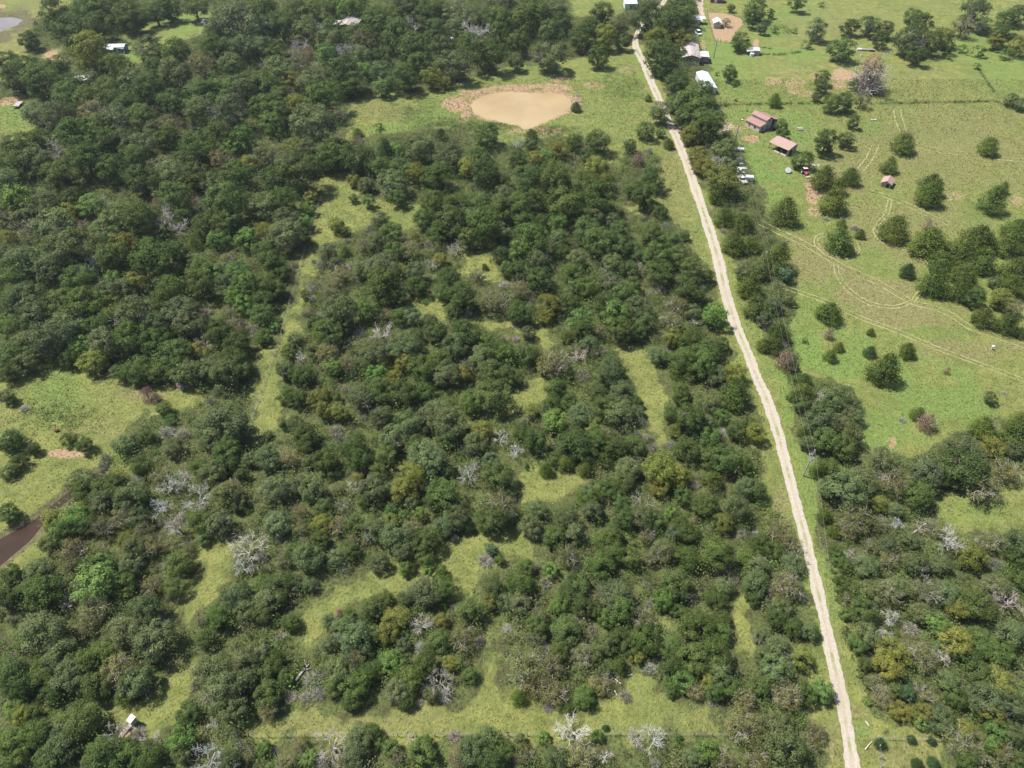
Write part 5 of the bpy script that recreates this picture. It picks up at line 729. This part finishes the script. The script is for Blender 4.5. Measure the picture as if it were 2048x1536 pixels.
for k, px, py, rp in LIST:
    if 500 < py < 880 and k in 'oOlybtg':
        q_ = px-(590-(py-620)*.33)
        if abs(q_) < 62: px += 9 if q_ > 0 else -9; rp *= .92
    name, cat, word, cset, col, cz = KIND[k]; g = random.Random(int(px*31+py*977))
    nearopen = open_land(np.array([at(px+1.15*rp*math.cos(a_), py+1.0*rp*math.sin(a_))[0] for a_ in np.arange(0, 6.2, .785)]), np.array([at(px+1.15*rp*math.cos(a_), py+1.0*rp*math.sin(a_))[1] for a_ in np.arange(0, 6.2, .785)])).sum()
    rp *= (1.27 if nearopen == 0 else 1.14 if nearopen < 2 else 1.02)*(.82 if nearopen > 4 and 480 < px < 860 and 330 < py < 900 and k != 'l' else 1) if k in 'oOlybt' else ((1.27 if px > 1850 and py > 480 else 1.1) if k in 'cC' else 1.12)
    Rm = rp*depth(py)/FPX
    for _ in range(3): Rm = rp*depth(py, cz*Rm)/FPX
    s = Rm; x, y = at(px, py, cz*s); counts[name] = counts.get(name, 0)+1; colr = vary(col, g, .18 if k in 'dgq' else .19)
    zs = g.uniform(.88, 1.14); rz = g.uniform(0, 6.28); vi = g.randrange(100)
    if counts[name] > 300: overflow.append((k, x, y, s, zs, rz, vi, colr)); continue
    reg = region(px, py); sp = None
    for (sx, sy), txt in SPECIAL.items():
        if len(txt) > 14 and abs(sx-px) < 7 and abs(sy-py) < 7: sp = txt
    size = next(w_ for t_, w_ in SIZES if rp >= t_)
    pa, pd = round(px/20.48), round(py/15.36)
    lab = sp or f'{size}{word} {reg}'
    if not sp:
        inside = 0 <= px <= 2048 and 0 <= py <= 1536
        lab = f'{size}{word} {reg}, {pa}% across {pd}% down'
        if len(lab.split()) > 15: lab = lab.replace('leafless ', '').replace('leafy ', '').replace('the woods', 'woods')
        if lab in used_labels: lab = f'{size}{word} {reg}, {px/20.48:.1f}% across {py/15.36:.1f}% down'
    used_labels[lab] = 1
    grp = region_group(word, reg)
    single = k in 'sgB' or rp < 10
    if single:
        me = CM[cset][vi % len(CM[cset])]; o = link(name, me, label=lab, category=cat, group=grp); o.location = (x, y, 0); o.rotation_euler = (0, 0, rz)
        o.scale = (s, s*g.uniform(.85, 1.1), s*zs); o.color = (*colr, 1)
        continue
    t = thing(name, lab, cat, (x, y, 0), rz, grp); t.scale = (s*g.uniform(.93, 1.07), s*g.uniform(.93, 1.07), s*zs)
    if k in 'dq':
        b_ = link('branches', CM['dead'][vi % 5], t); b_.color = (*colr, 1)
        tr_m = link('trunk', TM[vi % 4], t); tr_m.scale = (.8, .8, .5)
        if k == 'q':
            c1 = link('crown', CM['thin'][0], t, label='rusty brown leaves in the middle'); c1.color = (.30, .17, .12, 1); c1.scale = (.62, .62, 1.0)
            c2 = link('twigs', CM['brush'][0], t); c2.color = (.40, .35, .32, 1); c2.scale = (1.15, 1.15, 1.5)
        continue
    if k in 'cCk': link('trunk', TC[vi % 2], t).scale = (1, 1, .9)
    else: link('trunk', TM[vi % 4], t)
    c1 = link('crown', CM[cset][vi % len(CM[cset])], t); c1.color = (*colr, 1)
    if k == 'b' or (k == 'O' and vi % 3 == 0) or (k == 'k'):
        b_ = link('branches', CM['inner'][vi % 3], t); b_.color = (.34, .31, .27, 1) if k != 'O' else (.26, .25, .22, 1); b_.scale = (1.0, 1.0, 1.12 if k == 'b' else 1.02)
# the smaller oaks past the first 300: one mass
def mass(items, raws, name, label, cat, m, gsel=None):
    VV = []; RR = []; VA = []
    for k, x, y, s, zs, rz, vi, colr in items:
        V, var = raws[vi % len(raws)]; c, q = math.cos(rz), math.sin(rz); V = V*np.array([s, s, s*zs])
        X = V[..., 0]*c-V[..., 1]*q+x; Y = V[..., 0]*q+V[..., 1]*c+y; VV.append(np.stack([X, Y, V[..., 2]], axis=-1)); VA.append(var); RR.append(np.tile(colr, (len(V), 1)))
    if not VV: return
    link(name, quadmesh(name, np.concatenate(VV), np.concatenate(VA), np.concatenate(RR), m), label=label, category=cat, kind='stuff')
mass([e for e in overflow], rawc['oak'], 'oak_wood', 'smallest dark green oak crowns filling in between the larger trees', 'oak wood', LEAFV)

# =============== UNDERGROWTH, WEEDS AND GRASS (stuff) ===============
def scatter(n, y0, y1, seed):
    r = np.random.default_rng(seed); v = r.random(n*3); y = y0+(y1-y0)*v; half = (y*CP+CAM_H*SP)*1024/FPX+12; hm = (y1*CP+CAM_H*SP)*1024/FPX+12
    k = r.random(n*3) < half/hm; y = y[k]; half = half[k]; x = r.uniform(-1, 1, len(y))*half; return x[:n], y[:n]
def clumpstuff(name, label, cat, x, y, rad, hgt, cols, per, leaf, seed, m=LEAFV):
    global rng
    rng = np.random.default_rng(seed); n = len(x); i = np.repeat(np.arange(n), per); k = len(i); d = unit(rng.normal(size=(k, 3))); d[:, 2] = np.abs(d[:, 2])
    c = np.stack([x[i], y[i], np.zeros(k)], axis=1)+d*np.stack([rad[i], rad[i], hgt[i]], axis=1)*rng.uniform(.5, 1.05, (k, 1))
    nr = unit(d+np.array([0, 0, .6])+rng.normal(size=(k, 3))*.45); V = leaves(c, nr, leaf[i]*rng.uniform(.6, 1.4, k)); ci = cols[i]*(rng.uniform(.8, 1.2, (k, 1)))
    link(name, quadmesh(name, V, rng.uniform(.2, .9, k), ci, m), label=label, category=cat, kind='stuff')
x, y = scatter(36000, 26, 452, 3); r_ = np.random.default_rng(4)
keep = ~water_at(x, y)
for dx_, dy_ in ((0, 0), (2.2, 0), (-2.2, 0), (0, 3), (0, -2.2)): keep &= ~open_land(x+dx_, y+dy_)
PXs, PYs = proj(x, y); roadx = np.interp(PYs, [p[1] for p in ROADP[::-1]], [p[0] for p in ROADP[::-1]]); keep &= np.abs(PXs-roadx) > 20
x, y = x[keep], y[keep]; n = len(x); dsc = (y*CP+CAM_H*SP)/130.0
rad = (.6+1.9*r_.random(n)**1.6)*(0.45+.55*dsc)*.85
pal = np.array([(.065, .105, .030), (.08, .135, .034), (.095, .125, .04), (.13, .145, .05), (.08, .11, .045), (.14, .14, .07), (.10, .17, .04)]); ci = pal[r_.integers(0, len(pal), n)]*r_.uniform(.65, 1.35, (n, 1))
clumpstuff('undergrowth', 'low bushes and saplings filling the ground between the forest trees', 'undergrowth', x, y, rad, rad*r_.uniform(1.1, 2.6, n), ci, 56, .13+.10*rad, 5)
x, y = scatter(11000, 26, 230, 53); keep = ~water_at(x, y)
for dx_, dy_ in ((0, 0), (1.5, 0), (-1.5, 0), (0, 2), (0, -1.5)): keep &= ~open_land(x+dx_, y+dy_)
PXs, PYs = proj(x, y); keep &= np.abs(PXs-np.interp(PYs, [p[1] for p in ROADP[::-1]], [p[0] for p in ROADP[::-1]])) > 26
x, y = x[keep], y[keep]; n = len(x); rad = .7+1.1*r_.random(n)**1.5; ci = pal[r_.integers(0, len(pal), n)]*r_.uniform(.7, 1.3, (n, 1))
clumpstuff('sapling_growth', 'knee to head high saplings between the nearer thickets', 'undergrowth', x, y, rad, rad*r_.uniform(1.2, 2.4, n), ci, 54, .14+.09*rad, 55)
# grey leafless understory
x, y = scatter(1700, 26, 420, 13); keep = ~open_land(x, y) & ~water_at(x, y); PXs, PYs = proj(x, y); roadx = np.interp(PYs, [p[1] for p in ROADP[::-1]], [p[0] for p in ROADP[::-1]]); keep &= np.abs(PXs-roadx) > 20
keep &= (PYs > 420) | (r_.random(len(x)) < .5); x, y = x[keep], y[keep]; VV = []; VA = []; CC = []
for i in range(len(x)):
    V, var = rawg[i % 3]; V = V[::3] if i % 2 else V[1::3]; s_ = .9+.9*r_.random(); VV.append(V*np.array([s_, s_, s_*1.8])*1.0+np.array([x[i], y[i], 0])); VA.append(var[:len(V)]); t_ = r_.uniform(.8, 1.15); CC.append(np.tile((.30*t_, .29*t_, .23*t_), (len(V), 1)))
link('dry_brush', quadmesh('dry_brush', np.concatenate(VV), np.concatenate(VA), np.concatenate(CC), TWIGV), label='grey leafless brush between the forest trees', category='dry brush', kind='stuff')
# weeds in the clearings
x, y = scatter(16000, 26, 440, 6)
x2 = []
for (qx, qy, qa, qb, qn) in ((905, 258, 90, 26, 700), (985, 250, 40, 14, 160), (1110, 262, 50, 12, 200), (820, 225, 60, 25, 160), (1560, 60, 40, 12, 160), (1810, 265, 20, 8, 60), (1240, 170, 70, 40, 300), (120, 830, 80, 40, 200), (1250, 330, 30, 60, 200), (1820, 1000, 40, 20, 160)):
    for _ in range(qn): x2.append(at(qx+r_.normal()*qa*.5, qy+r_.normal()*qb*.5))
nx2 = len(x2); x = np.concatenate([x, [q[0] for q in x2]]); y = np.concatenate([y, [q[1] for q in x2]]); PXs, PYs = proj(x, y)
wn = smooth_noise(x, y, 14, 9)+smooth_noise(x, y, 5, 10)*.7
keep = open_land(x, y) & ~water_at(x, y) & ((wn > .10) | (np.arange(len(x)) >= len(x)-nx2)); keep &= np.abs(PXs-np.interp(PYs, [p[1] for p in ROADP[::-1]], [p[0] for p in ROADP[::-1]])) > 24
keep &= ~inpoly(x, y, PAD) & ~((PXs > 1440) & (PYs > 220) & (PYs < 900) & (r_.random(len(x)) < .8)); keep &= ~((PYs < 215) & (PXs > 1400) & (r_.random(len(x)) < .4))
big = 1+1.0*(np.arange(len(x)) >= len(x)-nx2)[keep]; x, y = x[keep], y[keep]; n = len(x); rad = big*r_.uniform(.25, .7, n)*(.6+.4*(y*CP+CAM_H*SP)/130)
pal = np.array([(.10, .155, .045), (.14, .18, .055), (.085, .14, .04), (.19, .19, .08)]); ci = pal[r_.integers(0, 4, n)]
clumpstuff('weeds', 'low leafy weeds in the clearings and the meadow', 'weeds', x, y, rad, rad*.7, ci, 12, .15+.12*rad, 8)
# rank growth along fence lines and ditches
LN = [([(1440, 210), (1540, 208), (1640, 207), (1760, 207), (1880, 205), (1990, 203), (2060, 224)], 1.1, 2.2), ([(1510, 108), (1560, 110), (1600, 104)], 1.3, 2.5), ([(1500, 92), (1545, 98)], .8, 2.0), ([(1955, 135), (1975, 165), (1998, 200)], 1.0, 1.6), ([(1640, 960), (1655, 1050), (1668, 1150), (1690, 1250), (1725, 1360), (1755, 1410)], 1.0, 2.5), ([(1625, 860), (1640, 930)], .8, 2.), ([(1760, 362), (1772, 372), (1785, 368)], .5, 2.5), ([(1745, 240), (1765, 243)], .6, 2.5), ([(560, 1010), (540, 1040)], .8, 1.)]
xx = []; yy = []; rr = []
for P_, hr, dens in LN:
    Q_ = [at(*p) for p in P_]
    for (x0, y0), (x1, y1) in zip(Q_, Q_[1:]):
        m_ = int(math.dist((x0, y0), (x1, y1))*dens)+1; u_ = r_.random(m_); xx += list(x0+(x1-x0)*u_+r_.normal(size=m_)*.35); yy += list(y0+(y1-y0)*u_+r_.normal(size=m_)*.35); rr += list(hr*r_.uniform(.3, .9, m_))
xx = np.array(xx); yy = np.array(yy); rr = np.array(rr); pal = np.array([(.06, .09, .03), (.08, .12, .035), (.11, .12, .05)])
clumpstuff('fence_weeds', 'darker weeds and saplings growing along the fence lines', 'weeds', xx, yy, rr, rr*1.1, pal[r_.integers(0, 3, len(xx))], 22, .14+.14*rr, 31)
# grass tufts
x, y = scatter(210000, 30, 300, 16); PXs, PYs = proj(x, y)
keep = (open_land(x, y) | (r_.random(len(x)) < .6)) & ~water_at(x, y); keep &= np.abs(PXs-np.interp(PYs, [p[1] for p in ROADP[::-1]], [p[0] for p in ROADP[::-1]])) > 17
x, y = x[keep], y[keep]; n = len(x); c = np.stack([x, y, np.full(n, .12)], axis=1)
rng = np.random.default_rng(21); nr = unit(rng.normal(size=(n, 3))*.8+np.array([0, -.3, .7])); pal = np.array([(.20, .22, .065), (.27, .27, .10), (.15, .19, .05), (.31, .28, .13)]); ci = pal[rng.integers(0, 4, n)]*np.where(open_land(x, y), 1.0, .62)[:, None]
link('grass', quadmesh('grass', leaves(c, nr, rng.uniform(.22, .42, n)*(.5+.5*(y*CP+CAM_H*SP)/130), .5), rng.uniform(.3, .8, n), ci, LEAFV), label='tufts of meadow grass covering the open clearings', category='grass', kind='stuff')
print('trees', counts, 'overflow', len(overflow))

# =============== the air: light even haze over the whole place ===============
hz = bpy.data.materials.new('thin_haze'); hz.use_nodes = True; n = hz.node_tree.nodes; l = hz.node_tree.links; n.clear()
o_ = n.new('ShaderNodeOutputMaterial'); v_ = n.new('ShaderNodeVolumePrincipled'); v_.inputs['Color'].default_value = (.80, .88, 1.0, 1); v_.inputs['Density'].default_value = 0.00009; v_.inputs['Anisotropy'].default_value = 0.2
l.new(v_.outputs[0], o_.inputs['Volume'])
hb = MB().box(0, 0, CAM_H/2, 12000, 14000, CAM_H+14).build('haze', hz, None, kind='stuff', label='thin pale haze lying over the whole countryside', category='haze')
